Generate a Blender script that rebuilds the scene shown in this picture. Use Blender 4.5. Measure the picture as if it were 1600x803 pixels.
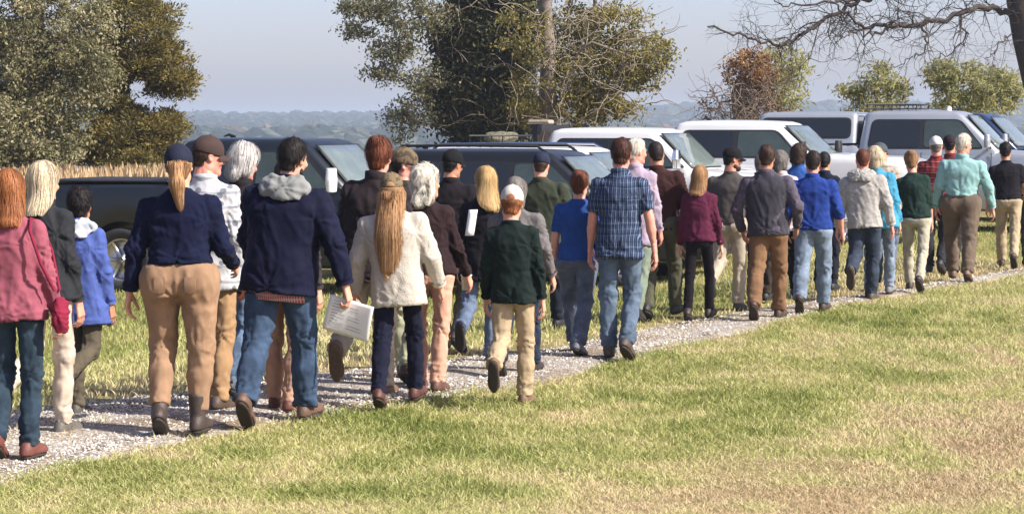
import bpy, math, random
import numpy as np
from math import radians, sin, cos, pi

for o in list(bpy.data.objects):
    bpy.data.objects.remove(o)
S = bpy.context.scene
COL = S.collection

# ---------------------------------------------------------------- camera
W0, H0 = 1600.0, 803.0          # photograph pixels, used only to survey the place
FPX = 3556.0
CAMH = 1.85
PITCH = math.atan((H0 / 2 - 198.0) / FPX)
cam_d = bpy.data.cameras.new("camera")
cam_d.sensor_width = 36.0
cam_d.lens = FPX / W0 * 36.0
cam_d.clip_start = 0.1
cam_d.clip_end = 9000
cam = bpy.data.objects.new("camera", cam_d)
COL.objects.link(cam)
cam.location = (0, 0, CAMH)
cam.rotation_euler = (pi / 2 - PITCH, 0, 0)
S.camera = cam

# ---------------------------------------------------------------- light
SUN_EL, SUN_AZ = 40.0, 116.0     # azimuth clockwise from +Y (the view direction)
world = bpy.data.worlds.new("World")
S.world = world
world.use_nodes = True
wn = world.node_tree.nodes; wl = world.node_tree.links
wn.clear()
wo = wn.new('ShaderNodeOutputWorld'); bg = wn.new('ShaderNodeBackground')
sky = wn.new('ShaderNodeTexSky'); sky.sky_type = 'NISHITA'
sky.sun_disc = False
sky.sun_elevation = radians(SUN_EL); sky.sun_rotation = radians(SUN_AZ)
sky.air_density = 0.8; sky.dust_density = 1.6; sky.ozone_density = 3.0; sky.altitude = 0
bg.inputs[1].default_value = 0.10
mxw = wn.new('ShaderNodeMix'); mxw.data_type = 'RGBA'; mxw.blend_type = 'MULTIPLY'; mxw.inputs[0].default_value = 1; mxw.inputs[7].default_value = (1.11, .93, .95, 1)
wl.new(sky.outputs[0], mxw.inputs[6]); wl.new(mxw.outputs[2], bg.inputs[0]); wl.new(bg.outputs[0], wo.inputs[0])
sun_d = bpy.data.lights.new("sun", 'SUN')
sun_d.energy = 4.2; sun_d.angle = radians(0.6); sun_d.color = (1.0, 0.945, 0.86)
sun = bpy.data.objects.new("sun", sun_d); COL.objects.link(sun)
_sd = np.array([sin(radians(SUN_AZ)) * cos(radians(SUN_EL)), cos(radians(SUN_AZ)) * cos(radians(SUN_EL)), sin(radians(SUN_EL))])
from mathutils import Vector, Matrix
sun.rotation_euler = Vector(_sd).to_track_quat('Z', 'Y').to_euler()
S.view_settings.view_transform = 'Standard'
S.view_settings.look = 'None'
S.view_settings.gamma = 1.0
S.view_settings.exposure = 1.08
S.render.engine = 'CYCLES'
S.cycles.max_bounces = 6
S.cycles.diffuse_bounces = 3
S.cycles.glossy_bounces = 3
S.cycles.transparent_max_bounces = 8
S.cycles.volume_bounces = 0

# ---------------------------------------------------------------- helpers
def ray(px, py):
    c, s = cos(PITCH), sin(PITCH)
    F = np.array([0, c, -s]); U = np.array([0, s, c]); R = np.array([1., 0, 0])
    return F + (px - W0 / 2) / FPX * R + (H0 / 2 - py) / FPX * U
def at(px, py, Y):
    """point of the place seen at pixel (px,py) of the survey, at distance Y"""
    d = ray(px, py)
    return np.array([0, 0, CAMH]) + d * (Y / d[1])
def on_ground(px, py, z=0.0):
    d = ray(px, py)
    return np.array([0, 0, CAMH]) + d * ((z - CAMH) / d[2])

def lin(c):
    return tuple((v / 12.92 if v <= 0.04045 else ((v + 0.055) / 1.055) ** 2.4) for v in c)
def rgb(*c):   # 0..255 sRGB
    return lin([v / 255.0 for v in c])

def mesh_np(name, V, quads=None, tris=None, mats=(), parent=None, mi=None, smooth=True, attrs=None, sharp=None, link=True):
    """one mesh object from arrays; mi = material index per face (quads first)"""
    V = np.asarray(V, dtype=np.float32).reshape(-1, 3)
    me = bpy.data.meshes.new(name)
    nq = 0 if quads is None else len(quads)
    nt = 0 if tris is None else len(tris)
    me.vertices.add(len(V)); me.vertices.foreach_set('co', V.ravel())
    loops = []; starts = []; tot = 0
    if nq:
        loops.append(np.asarray(quads, dtype=np.int32).ravel()); starts.append(np.arange(nq, dtype=np.int32) * 4)
    if nt:
        loops.append(np.asarray(tris, dtype=np.int32).ravel()); starts.append(nq * 4 + np.arange(nt, dtype=np.int32) * 3)
    L = np.concatenate(loops); St = np.concatenate(starts)
    me.loops.add(len(L)); me.loops.foreach_set('vertex_index', L)
    me.polygons.add(nq + nt); me.polygons.foreach_set('loop_start', St)
    me.polygons.foreach_set('use_smooth', np.full(nq + nt, smooth, dtype=bool))
    if mi is not None:
        me.polygons.foreach_set('material_index', np.asarray(mi, dtype=np.int32))
    for m in mats: me.materials.append(m)
    me.update(calc_edges=True)
    if attrs:
        for k, a in attrs.items():
            at_ = me.attributes.new(k, 'FLOAT', 'POINT')
            at_.data.foreach_set('value', np.asarray(a, dtype=np.float32))
    if sharp: me.set_sharp_from_angle(angle=radians(sharp))
    o = bpy.data.objects.new(name, me)
    if link: COL.objects.link(o)
    if parent is not None: o.parent = parent
    return o

def tag(o, label=None, cat=None, group=None, kind=None):
    if label: o['label'] = label
    if cat: o['category'] = cat
    if group: o['group'] = group
    if kind: o['kind'] = kind
    return o
def empty(name, loc, rz=0.0, scale=1.0):
    o = bpy.data.objects.new(name, None); COL.objects.link(o)
    o.location = tuple(float(v) for v in loc); o.rotation_euler = (0, 0, rz); o.scale = (scale,) * 3
    o.empty_display_size = 0.1
    return o

class MB:
    """collects polygons"""
    def __init__(s): s.V = []; s.Q = []; s.T = []; s.n = 0; s.A = []
    def add(s, V, Q=None, T=None, a=0.5):
        V = np.asarray(V, float).reshape(-1, 3)
        if Q is not None and len(Q): s.Q.append(np.asarray(Q) + s.n)
        if T is not None and len(T): s.T.append(np.asarray(T) + s.n)
        s.V.append(V); s.n += len(V)
        s.A.append(np.full(len(V), a) if np.isscalar(a) else np.asarray(a))
    def box(s, lo, hi, R=None, c=None):
        x0, y0, z0 = lo; x1, y1, z1 = hi
        V = np.array([[x0,y0,z0],[x1,y0,z0],[x1,y1,z0],[x0,y1,z0],[x0,y0,z1],[x1,y0,z1],[x1,y1,z1],[x0,y1,z1]], float)
        if R is not None: V = V @ np.asarray(R).T
        if c is not None: V = V + c
        s.add(V, [[0,3,2,1],[4,5,6,7],[0,1,5,4],[1,2,6,5],[2,3,7,6],[3,0,4,7]])
    def grid(s, P, flip=False, closeu=False, a=0.5):
        P = np.asarray(P, float); nu, nv = P.shape[:2]
        i = np.arange(nu * nv).reshape(nu, nv)
        if closeu: i = np.vstack([i, i[:1]])
        q = np.stack([i[:-1, :-1], i[1:, :-1], i[1:, 1:], i[:-1, 1:]], -1).reshape(-1, 4)
        if flip: q = q[:, ::-1]
        s.add(P.reshape(-1, 3), q, a=a)
    def tube(s, pts, rad, n=6, cap=True, a=0.5):
        pts = np.asarray(pts, float); rad = np.broadcast_to(np.asarray(rad, float), (len(pts),))
        t = np.gradient(pts, axis=0); t /= (np.linalg.norm(t, axis=1)[:, None] + 1e-9)
        ref = np.array([0, 0, 1.]) if abs(t[0][2]) < 0.9 else np.array([1., 0, 0])
        u = np.cross(t, ref); u /= (np.linalg.norm(u, axis=1)[:, None] + 1e-9)
        v = np.cross(t, u)
        th = np.arange(n) * 2 * pi / n
        P = pts[:, None, :] + rad[:, None, None] * (np.cos(th)[None, :, None] * u[:, None, :] + np.sin(th)[None, :, None] * v[:, None, :])
        i = np.arange(len(pts) * n).reshape(len(pts), n)
        j = np.roll(i, -1, axis=1)
        q = np.stack([i[:-1], i[1:], j[1:], j[:-1]], -1).reshape(-1, 4)
        V = P.reshape(-1, 3); T = []
        if cap:
            V = np.vstack([V, pts[:1], pts[-1:]]); b = len(V) - 2
            T = [[b, j[0, k], i[0, k]] for k in range(n)][::-1] + [[b + 1, i[-1, k], j[-1, k]] for k in range(n)][::-1]
        s.add(V, q, T, a=a)
    def build(s, name, mat, parent=None, smooth=True, sharp=None, attr=False):
        V = np.vstack(s.V)
        Q = np.vstack(s.Q) if s.Q else None
        T = np.vstack(s.T) if s.T else None
        return mesh_np(name, V, Q, T, [mat] if not isinstance(mat, (list, tuple)) else mat, parent, smooth=smooth, sharp=sharp,
                       attrs={'tint': np.concatenate(s.A)} if attr else None)

_rs = np.random.RandomState(7)
_NT = _rs.rand(32, 32, 32).astype(np.float32)
def noise(P):
    P = np.asarray(P, np.float32); i = np.floor(P).astype(int); f = P - i; f = f * f * (3 - 2 * f)
    i &= 31; j = (i + 1) & 31
    x, y, z = f[..., 0], f[..., 1], f[..., 2]
    g = lambda a, b, c: _NT[a, b, c]
    c00 = g(i[...,0],i[...,1],i[...,2])*(1-x)+g(j[...,0],i[...,1],i[...,2])*x
    c10 = g(i[...,0],j[...,1],i[...,2])*(1-x)+g(j[...,0],j[...,1],i[...,2])*x
    c01 = g(i[...,0],i[...,1],j[...,2])*(1-x)+g(j[...,0],i[...,1],j[...,2])*x
    c11 = g(i[...,0],j[...,1],j[...,2])*(1-x)+g(j[...,0],j[...,1],j[...,2])*x
    return (c00*(1-y)+c10*y)*(1-z)+(c01*(1-y)+c11*y)*z   # 0..1
def fbm(P, n=3):
    P = np.asarray(P, np.float32); r = 0; a = 0.5; t = 0
    for k in range(n):
        r = r + a * noise(P * 2 ** k + 3.7 * k); t += a; a *= 0.5
    return r / t

# ---------------------------------------------------------------- volumes (smooth union fields -> one continuous surface)
class Vol:
    def __init__(s, lo, hi, h):
        s.lo = np.asarray(lo, float); s.h = h
        s.n = np.maximum(4, np.ceil((np.asarray(hi, float) - s.lo) / h).astype(int) + 1)
        s.F = np.full(s.n, 1.0, np.float32)
    def sub(s, lo, hi):
        a = np.clip(np.floor((np.asarray(lo) - s.lo) / s.h).astype(int), 0, s.n - 1)
        b = np.clip(np.ceil((np.asarray(hi) - s.lo) / s.h).astype(int) + 1, 1, s.n)
        if np.any(b <= a): return None
        sl = tuple(slice(a[k], b[k]) for k in range(3))
        ax = [(s.lo[k] + s.h * np.arange(a[k], b[k])).astype(np.float32) for k in range(3)]
        return sl, np.stack(np.meshgrid(*ax, indexing='ij'), -1)
    def put(s, sl, d, k=0.02, op='u'):
        F = s.F[sl]
        if op == 'u':
            h = np.clip(0.5 + 0.5 * (F - d) / k, 0, 1); s.F[sl] = F + (d - F) * h - k * h * (1 - h)
        elif op == 's':
            h = np.clip(0.5 - 0.5 * (F + d) / k, 0, 1); s.F[sl] = F + (-d - F) * h + k * h * (1 - h)
    def cone(s, a, b, ra, rb, k=0.02, op='u', cut=False, cut0=False, flat=None):
        a = np.asarray(a, float); b = np.asarray(b, float); m = max(ra, rb) + 2.0 * k + 2 * s.h
        r = s.sub(np.minimum(a, b) - m, np.maximum(a, b) + m)
        if r is None: return
        sl, P = r; ba = b - a; q = P - a.astype(np.float32)
        L2 = float(ba @ ba) + 1e-12
        tt = (q @ ba.astype(np.float32)) / L2; t = np.clip(tt, 0, 1)
        v = q - t[..., None] * ba.astype(np.float32)
        if flat is not None:      # (axis vector, factor): stretch distances along the axis
            ax = np.asarray(flat[0], np.float32); c = v @ ax
            v = v + ax * (c * (flat[1] - 1))[..., None]
        d = np.sqrt((v * v).sum(-1)) - (ra + (rb - ra) * t)
        L = math.sqrt(L2)
        if cut: d = np.maximum(d, (tt - 1) * L)
        if cut0: d = np.maximum(d, -tt * L)
        s.put(sl, d, k, op)
    def ell(s, c, r, k=0.02, op='u', R=None):
        c = np.asarray(c, float); r = np.asarray(r, float); m = r.max() + 2 * k + 2 * s.h
        q = s.sub(c - m, c + m)
        if q is None: return
        sl, P = q; P = P - c.astype(np.float32)
        if R is not None: P = P @ np.asarray(R, np.float32)
        k0 = np.sqrt(((P / r.astype(np.float32)) ** 2).sum(-1)); k1 = np.sqrt(((P / (r * r).astype(np.float32)) ** 2).sum(-1)) + 1e-9
        s.put(sl, (k0 * (k0 - 1) / k1).astype(np.float32), k, op)
    def loft(s, prof, R=None, c=(0, 0, 0), k=0.02, op='u', p=2.0):
        """prof rows: z, a, b, yo, xo in a local frame"""
        pr = np.asarray(prof, float); pr = pr[np.argsort(pr[:, 0])]
        z0, z1 = pr[0, 0], pr[-1, 0]
        zz = np.linspace(z0, z1, 60)
        cols = []
        for j in range(1, pr.shape[1]):
            v = np.interp(zz, pr[:, 0], pr[:, j])
            v = np.convolve(np.pad(v, 4, mode='edge'), np.ones(9) / 9, 'valid'); cols.append(v)
        m = pr[:, 1:3].max() + 0.05 + np.abs(pr[:, 3]).max()
        R = np.eye(3) if R is None else np.asarray(R)
        ends = np.array([[sx * m, sy * m, z] for sx in (-1, 1) for sy in (-1, 1) for z in (z0, z1)]) @ R.T + c
        r = s.sub(ends.min(0) - 0.03, ends.max(0) + 0.03)
        if r is None: return
        sl, P = r; q = (P - np.asarray(c, np.float32)) @ R.astype(np.float32)
        z = np.clip(q[..., 2], z0, z1)
        f = [np.interp(z, zz, cc).astype(np.float32) for cc in cols]
        a, b, yo = f[0], f[1], f[2]; xo = f[3] if len(f) > 3 else 0
        rr = ((np.abs((q[..., 0] - xo) / a)) ** p + (np.abs((q[..., 1] - yo) / b)) ** p) ** (1 / p)
        d = (rr - 1) * np.minimum(a, b)
        d = np.maximum(d, np.maximum(q[..., 2] - z1, z0 - q[..., 2]))
        s.put(sl, d.astype(np.float32), k, op)
    def plane(s, n, c, hard=True):      # keep the side where n.p < c
        ax = [(s.lo[k] + s.h * np.arange(s.n[k])).astype(np.float32) for k in range(3)]
        d = n[0] * ax[0][:, None, None] + n[1] * ax[1][None, :, None] + n[2] * ax[2][None, None, :] - c
        s.F = np.maximum(s.F, d)
    def sample(s, P):
        q = (np.asarray(P) - s.lo) / s.h; q = np.clip(q, 0, np.array(s.n) - 1.001)
        i = q.astype(int); f = q - i; r = 0
        for dx in (0, 1):
            for dy in (0, 1):
                for dz in (0, 1):
                    w = (f[:, 0] if dx else 1 - f[:, 0]) * (f[:, 1] if dy else 1 - f[:, 1]) * (f[:, 2] if dz else 1 - f[:, 2])
                    r = r + w * s.F[i[:, 0] + dx, i[:, 1] + dy, i[:, 2] + dz]
        return r
    def grad(s, P):
        e = s.h; g = np.stack([s.sample(P + e * np.eye(3)[k]) - s.sample(P - e * np.eye(3)[k]) for k in range(3)], -1)
        return g / (np.linalg.norm(g, axis=1)[:, None] + 1e-9)
    def mesh(s):
        F = s.F; F[0] = 1; F[-1] = 1; F[:, 0] = 1; F[:, -1] = 1; F[:, :, 0] = 1; F[:, :, -1] = 1
        B = F < 0
        n = np.array(F.shape) - 1
        cnt = np.zeros(n, np.int8)
        for dx in (0, 1):
            for dy in (0, 1):
                for dz in (0, 1):
                    cnt += B[dx:n[0] + dx, dy:n[1] + dy, dz:n[2] + dz]
        I = np.argwhere((cnt > 0) & (cnt < 8))
        idx = np.full(n, -1, np.int32); idx[I[:, 0], I[:, 1], I[:, 2]] = np.arange(len(I))
        cor = [(a, b, c) for a in (0, 1) for b in (0, 1) for c in (0, 1)]
        val = {c: F[I[:, 0] + c[0], I[:, 1] + c[1], I[:, 2] + c[2]] for c in cor}
        acc = np.zeros((len(I), 3)); w = np.zeros(len(I))
        for ca in cor:
            for ax in range(3):
                if ca[ax]: continue
                cb = list(ca); cb[ax] = 1; cb = tuple(cb)
                fa, fb = val[ca], val[cb]; m = (fa < 0) != (fb < 0)
                t = np.where(m, fa / (fa - fb + 1e-12 * (fa == fb)), 0)
                p = np.array(ca, float)[None].repeat(len(I), 0); p[:, ax] = t
                acc += p * m[:, None]; w += m
        V = s.lo + s.h * (I + acc / w[:, None])
        Q = []
        for ax in range(3):
            sa = [slice(1, -1)] * 3; sb = [slice(1, -1)] * 3
            sa[ax] = slice(0, -1); sb[ax] = slice(1, None)
            A, Bq = B[tuple(sa)], B[tuple(sb)]
            E = np.argwhere(A != Bq)
            if not len(E): continue
            ins = A[E[:, 0], E[:, 1], E[:, 2]]
            off = np.array([1, 1, 1]); off[ax] = 0; E = E + off
            u, v = (ax + 1) % 3, (ax + 2) % 3
            def g(du, dv):
                e = E.copy(); e[:, u] += du; e[:, v] += dv
                return idx[e[:, 0], e[:, 1], e[:, 2]]
            q = np.stack([g(-1, -1), g(0, -1), g(0, 0), g(-1, 0)], -1)
            q[~ins] = q[~ins][:, ::-1]
            Q.append(q)
        Q = np.vstack(Q); Q = Q[(Q >= 0).all(1)]
        return V, Q

def vnormals(V, Q):
    n = np.cross(V[Q[:, 2]] - V[Q[:, 0]], V[Q[:, 3]] - V[Q[:, 1]])
    N = np.zeros_like(V)
    for k in range(4): np.add.at(N, Q[:, k], n)
    return N / (np.linalg.norm(N, axis=1)[:, None] + 1e-9)
def relax(V, Q, it=1, f=0.5):
    for _ in range(it):
        A = np.zeros_like(V); w = np.zeros(len(V))
        for a, b in ((0, 1), (1, 2), (2, 3), (3, 0)):
            np.add.at(A, Q[:, a], V[Q[:, b]]); np.add.at(A, Q[:, b], V[Q[:, a]])
            np.add.at(w, Q[:, a], 1); np.add.at(w, Q[:, b], 1)
        V = V * (1 - f) + f * A / np.maximum(w, 1)[:, None]
    return V
def rot(ax, a):
    c, s = cos(a), sin(a)
    return np.array({'x': [[1,0,0],[0,c,-s],[0,s,c]], 'y': [[c,0,s],[0,1,0],[-s,0,c]], 'z': [[c,-s,0],[s,c,0],[0,0,1]]}[ax])

# ---------------------------------------------------------------- materials
def newmat(name):
    m = bpy.data.materials.new(name); m.use_nodes = True
    nt = m.node_tree; b = nt.nodes['Principled BSDF']
    return m, nt, b
def nd(nt, t, **kw):
    n = nt.nodes.new(t)
    for k, v in kw.items():
        if k.startswith('i_'):
            key = k[2:]; key = int(key) if key.isdigit() else key
            n.inputs[key].default_value = v
        else: setattr(n, k, v)
    return n
def ramp(nt, stops):
    r = nt.nodes.new('ShaderNodeValToRGB'); e = r.color_ramp.elements
    while len(e) > 1: e.remove(e[-1])
    for k, (p, c) in enumerate(stops):
        x = e[0] if k == 0 else e.new(p)
        x.position = p; x.color = (*c, 1) if len(c) == 3 else c
    return r
_mc = {}
def simple(name, c, rough=0.6, metal=0.0, spec=0.5, var=0.12, scale=30, bump=0.0, bscale=200, coat=0.0):
    key = (name, c, rough, metal, var, bump)
    if key in _mc: return _mc[key]
    m, nt, b = newmat(name)
    b.inputs['Roughness'].default_value = rough; b.inputs['Metallic'].default_value = metal
    b.inputs['Specular IOR Level'].default_value = spec; b.inputs['Coat Weight'].default_value = coat
    tc = nd(nt, 'ShaderNodeTexCoord')
    no = nd(nt, 'ShaderNodeTexNoise', i_Scale=scale, i_Detail=5.0, i_Roughness=0.65)
    nt.links.new(tc.outputs['Object'], no.inputs['Vector'])
    r = ramp(nt, [(0.3, tuple(v * (1 - var) for v in c)), (0.7, tuple(min(1, v * (1 + var)) for v in c))])
    nt.links.new(no.outputs[0], r.inputs[0]); nt.links.new(r.outputs[0], b.inputs['Base Color'])
    if bump:
        n2 = nd(nt, 'ShaderNodeTexNoise', i_Scale=bscale, i_Detail=4.0)
        nt.links.new(tc.outputs['Object'], n2.inputs['Vector'])
        bp = nd(nt, 'ShaderNodeBump', i_Strength=bump, i_Distance=0.01)
        nt.links.new(n2.outputs[0], bp.inputs['Height']); nt.links.new(bp.outputs[0], b.inputs['Normal'])
    _mc[key] = m
    return m

def cloth(c, kind='plain', c2=None, fold=0.5):
    c = tuple(v * .80 for v in c); c2 = None if c2 is None else tuple(v * .80 for v in c2)
    """woven cloth: fine weave, worn patches, creases as relief"""
    key = ('cloth', c, kind, c2)
    if key in _mc: return _mc[key]
    m, nt, b = newmat(kind + '_cloth')
    L = nt.links
    b.inputs['Roughness'].default_value = 0.88; b.inputs['Specular IOR Level'].default_value = 0.12
    b.inputs['Sheen Weight'].default_value = 0.02; b.inputs['Sheen Roughness'].default_value = 0.5
    if kind == 'rain': b.inputs['Roughness'].default_value = 0.8; b.inputs['Specular IOR Level'].default_value = 0.15
    tc = nd(nt, 'ShaderNodeTexCoord')
    n1 = nd(nt, 'ShaderNodeTexNoise', i_Scale=7.0, i_Detail=6.0, i_Roughness=0.6)
    L.new(tc.outputs['Object'], n1.inputs['Vector'])
    if kind == 'denim':
        g_ = sum(c) / 3; c = tuple(v * .68 + g_ * .32 for v in c)
    if kind in ('plain', 'rain', 'fleece', 'denim', 'knit', 'heather'):
        lo, hi = {'denim': (0.62, 1.5), 'heather': (0.75, 1.25), 'fleece': (0.94, 1.04)}.get(kind, (0.82, 1.15))
        r = ramp(nt, [(0.32, tuple(v * lo for v in c)), (0.68, tuple(min(1, v * hi) for v in c))])
        if kind in ('heather', 'fleece'):
            n1.inputs['Scale'].default_value = 60
        L.new(n1.outputs[0], r.inputs[0]); L.new(r.outputs[0], b.inputs['Base Color'])
        if kind == 'denim':    # fading on the thighs and seat
            n3 = nd(nt, 'ShaderNodeTexNoise', i_Scale=220.0, i_Detail=2.0)
            mp = nd(nt, 'ShaderNodeMapping'); mp.inputs['Scale'].default_value = (1, 1, 0.15)
            L.new(tc.outputs['Object'], mp.inputs[0]); L.new(mp.outputs[0], n3.inputs['Vector'])
            mx = nd(nt, 'ShaderNodeMix', data_type='RGBA', blend_type='MULTIPLY'); mx.inputs[0].default_value = 0.5
            r3 = ramp(nt, [(0.3, (0.7, 0.7, 0.7)), (0.7, (1.25, 1.25, 1.25))])
            L.new(n3.outputs[0], r3.inputs[0]); L.new(r.outputs[0], mx.inputs[6]); L.new(r3.outputs[0], mx.inputs[7])
            L.new(mx.outputs[2], b.inputs['Base Color'])
    else:
        sep = nd(nt, 'ShaderNodeSeparateXYZ'); 
        wob = nd(nt, 'ShaderNodeTexNoise', i_Scale=6.0, i_Detail=1.0)
        L.new(tc.outputs['Object'], wob.inputs['Vector'])
        mm = nd(nt, 'ShaderNodeMix', data_type='RGBA'); mm.inputs[0].default_value = 0.03
        L.new(tc.outputs['Object'], mm.inputs[6]); L.new(wob.outputs[1], mm.inputs[7])
        L.new(mm.outputs[2], sep.inputs[0])
        def stripes(out, per, width, ph=0.0):
            a = nd(nt, 'ShaderNodeMath', operation='MULTIPLY_ADD'); a.inputs[1].default_value = 1 / per; a.inputs[2].default_value = ph
            L.new(out, a.inputs[0])
            f = nd(nt, 'ShaderNodeMath', operation='FRACT'); L.new(a.outputs[0], f.inputs[0])
            g = nd(nt, 'ShaderNodeMath', operation='LESS_THAN'); g.inputs[1].default_value = width; L.new(f.outputs[0], g.inputs[0])
            return g.outputs[0]
        def over(prev, fac, col, amt=1.0):
            x = nd(nt, 'ShaderNodeMix', data_type='RGBA'); x.inputs[7].default_value = (*col, 1)
            k_ = nd(nt, 'ShaderNodeMath', operation='MULTIPLY'); k_.inputs[1].default_value = amt
            L.new(fac, k_.inputs[0]); L.new(k_.outputs[0], x.inputs[0])
            if isinstance(prev, tuple): x.inputs[6].default_value = (*prev, 1)
            else: L.new(prev, x.inputs[6])
            return x.outputs[2]
        X, Z = sep.outputs[0], sep.outputs[2]
        if kind == 'plaid':
            o = over(c, stripes(X, 0.029, 0.24), c2, 0.55)
            o = over(o, stripes(X, 0.029, 0.08, 0.45), c2, 0.45)
            o = over(o, stripes(Z, 0.045, 0.12), c2, 0.22)
            o = over(o, stripes(Z, 0.06, 0.3, 0.4), tuple(v * 0.5 for v in c), 0.4)
        elif kind == 'check':
            o = over(c, stripes(X, 0.07, 0.35), c2, 0.55)
            o = over(o, stripes(Z, 0.07, 0.35), c2, 0.55)
            o = over(o, stripes(Z, 0.07, 0.06, 0.7), (0.6, 0.55, 0.5), 0.5)
        elif kind == 'gingham':
            o = over(c, stripes(X, 0.012, 0.5), c2, 0.6)
            o = over(o, stripes(Z, 0.03, 0.4), c2, 0.4)
        elif kind == 'patterned':
            n5 = nd(nt, 'ShaderNodeTexVoronoi', i_Scale=16.0); L.new(tc.outputs['Object'], n5.inputs['Vector'])
            g5 = nd(nt, 'ShaderNodeMath', operation='LESS_THAN'); g5.inputs[1].default_value = 0.33; L.new(n5.outputs[0], g5.inputs[0])
            o = over(c, g5.outputs[0], c2, 0.75)
            o = over(o, stripes(Z, 0.09, 0.18), c2, 0.5)
        elif kind == 'camo':
            n5 = nd(nt, 'ShaderNodeTexNoise', i_Scale=28.0, i_Detail=1.0); L.new(tc.outputs['Object'], n5.inputs['Vector'])
            g5 = nd(nt, 'ShaderNodeMath', operation='GREATER_THAN'); g5.inputs[1].default_value = 0.54; L.new(n5.outputs[0], g5.inputs[0])
            o = over(c, g5.outputs[0], c2, 0.8)
        L.new(o, b.inputs['Base Color'])
    # relief: creases + weave
    n2 = nd(nt, 'ShaderNodeTexNoise', i_Scale=9.0, i_Detail=3.0, i_Roughness=0.5, i_Distortion=.9)
    n2.noise_type = 'RIDGED_MULTIFRACTAL'; n2.inputs['Lacunarity'].default_value = 2.1
    mp2 = nd(nt, 'ShaderNodeMapping'); mp2.inputs['Rotation'].default_value = (.3, .6, .2); mp2.inputs['Scale'].default_value = (1, 1, .55)
    L.new(tc.outputs['Object'], mp2.inputs[0]); L.new(mp2.outputs[0], n2.inputs['Vector'])
    w = nd(nt, 'ShaderNodeTexNoise', i_Scale=420.0 if kind != 'fleece' else 130.0, i_Detail=3.0)
    L.new(tc.outputs['Object'], w.inputs['Vector'])
    b1 = nd(nt, 'ShaderNodeBump', i_Strength=fold if kind != 'fleece' else 0.2, i_Distance=0.010)
    b2 = nd(nt, 'ShaderNodeBump', i_Strength=0.35 if kind != 'fleece' else 0.9, i_Distance=0.002 if kind != 'fleece' else 0.006)
    L.new(n2.outputs[0], b1.inputs['Height']); L.new(w.outputs[0], b2.inputs['Height'])
    L.new(b1.outputs[0], b2.inputs['Normal']); L.new(b2.outputs[0], b.inputs['Normal'])
    _mc[key] = m
    return m

def hairmat(c, spread=0.6):
    key = ('hair', c)
    if key in _mc: return _mc[key]
    m, nt, b = newmat('hair'); L = nt.links
    at_ = nd(nt, 'ShaderNodeAttribute', attribute_name='tint')
    r = ramp(nt, [(0.0, tuple(v * (1 - spread) for v in c)), (0.5, c), (1.0, tuple(min(1, v * (1 + spread)) for v in c))])
    L.new(at_.outputs['Fac'], r.inputs[0]); L.new(r.outputs[0], b.inputs['Base Color'])
    b.inputs['Roughness'].default_value = 0.62; b.inputs['Specular IOR Level'].default_value = 0.25
    _mc[key] = m
    return m
def skinmat(c):
    key = ('skin', c)
    if key in _mc: return _mc[key]
    m = simple('skin', c, 0.5, var=0.10, scale=35, bump=0.15, bscale=250)
    b = m.node_tree.nodes['Principled BSDF']
    b.inputs['Subsurface Weight'].default_value = 0.08; b.inputs['Subsurface Radius'].default_value = (0.02, 0.008, 0.004)
    _mc[key] = m
    return m
def leafmat(name, stops, trans=0.35):
    m, nt, b = newmat(name); L = nt.links
    at_ = nd(nt, 'ShaderNodeAttribute', attribute_name='tint')
    r = ramp(nt, stops)
    L.new(at_.outputs['Fac'], r.inputs[0]); L.new(r.outputs[0], b.inputs['Base Color'])
    b.inputs['Roughness'].default_value = 0.55; b.inputs['Specular IOR Level'].default_value = 0.3
    if trans:
        t = nd(nt, 'ShaderNodeBsdfTranslucent'); L.new(r.outputs[0], t.inputs[0])
        mx = nd(nt, 'ShaderNodeMixShader'); mx.inputs[0].default_value = trans
        L.new(b.outputs[0], mx.inputs[1]); L.new(t.outputs[0], mx.inputs[2])
        L.new(mx.outputs[0], nt.nodes['Material Output'].inputs[0])
    return m
# ================================================================= THE SETTING
R0 = np.random.RandomState(11)
near_px = [(-500, 880), (-200, 803), (0, 752), (200, 706), (400, 664), (620, 634), (850, 594), (1000, 558), (1200, 508), (1350, 472), (1600, 431), (1900, 392), (2400, 345)]
far_px = [(-500, 700), (-200, 678), (0, 650), (200, 626), (500, 586), (870, 546), (1050, 508), (1180, 486), (1400, 454), (1600, 421), (1900, 384), (2400, 340)]
NE = np.array([on_ground(*p)[:2] for p in near_px]); FE = np.array([on_ground(*p)[:2] for p in far_px])
def edge_y(E, x): return np.interp(x, E[:, 0], E[:, 1])
def sstep(a, b, x):
    t = np.clip((x - a) / (b - a), 0, 1); return t * t * (3 - 2 * t)
def GZ(x, y):
    x = np.asarray(x, float); y = np.asarray(y, float)
    d = (y - edge_y(FE, x)) * .85
    z = (-.20 + .27 * sstep(1.2, 4.6, x)) * sstep(1.5, 7, d)
    z = z - 12.5 * sstep(75, 190, y)
    z = z + 2.0 * 0
    return z
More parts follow.
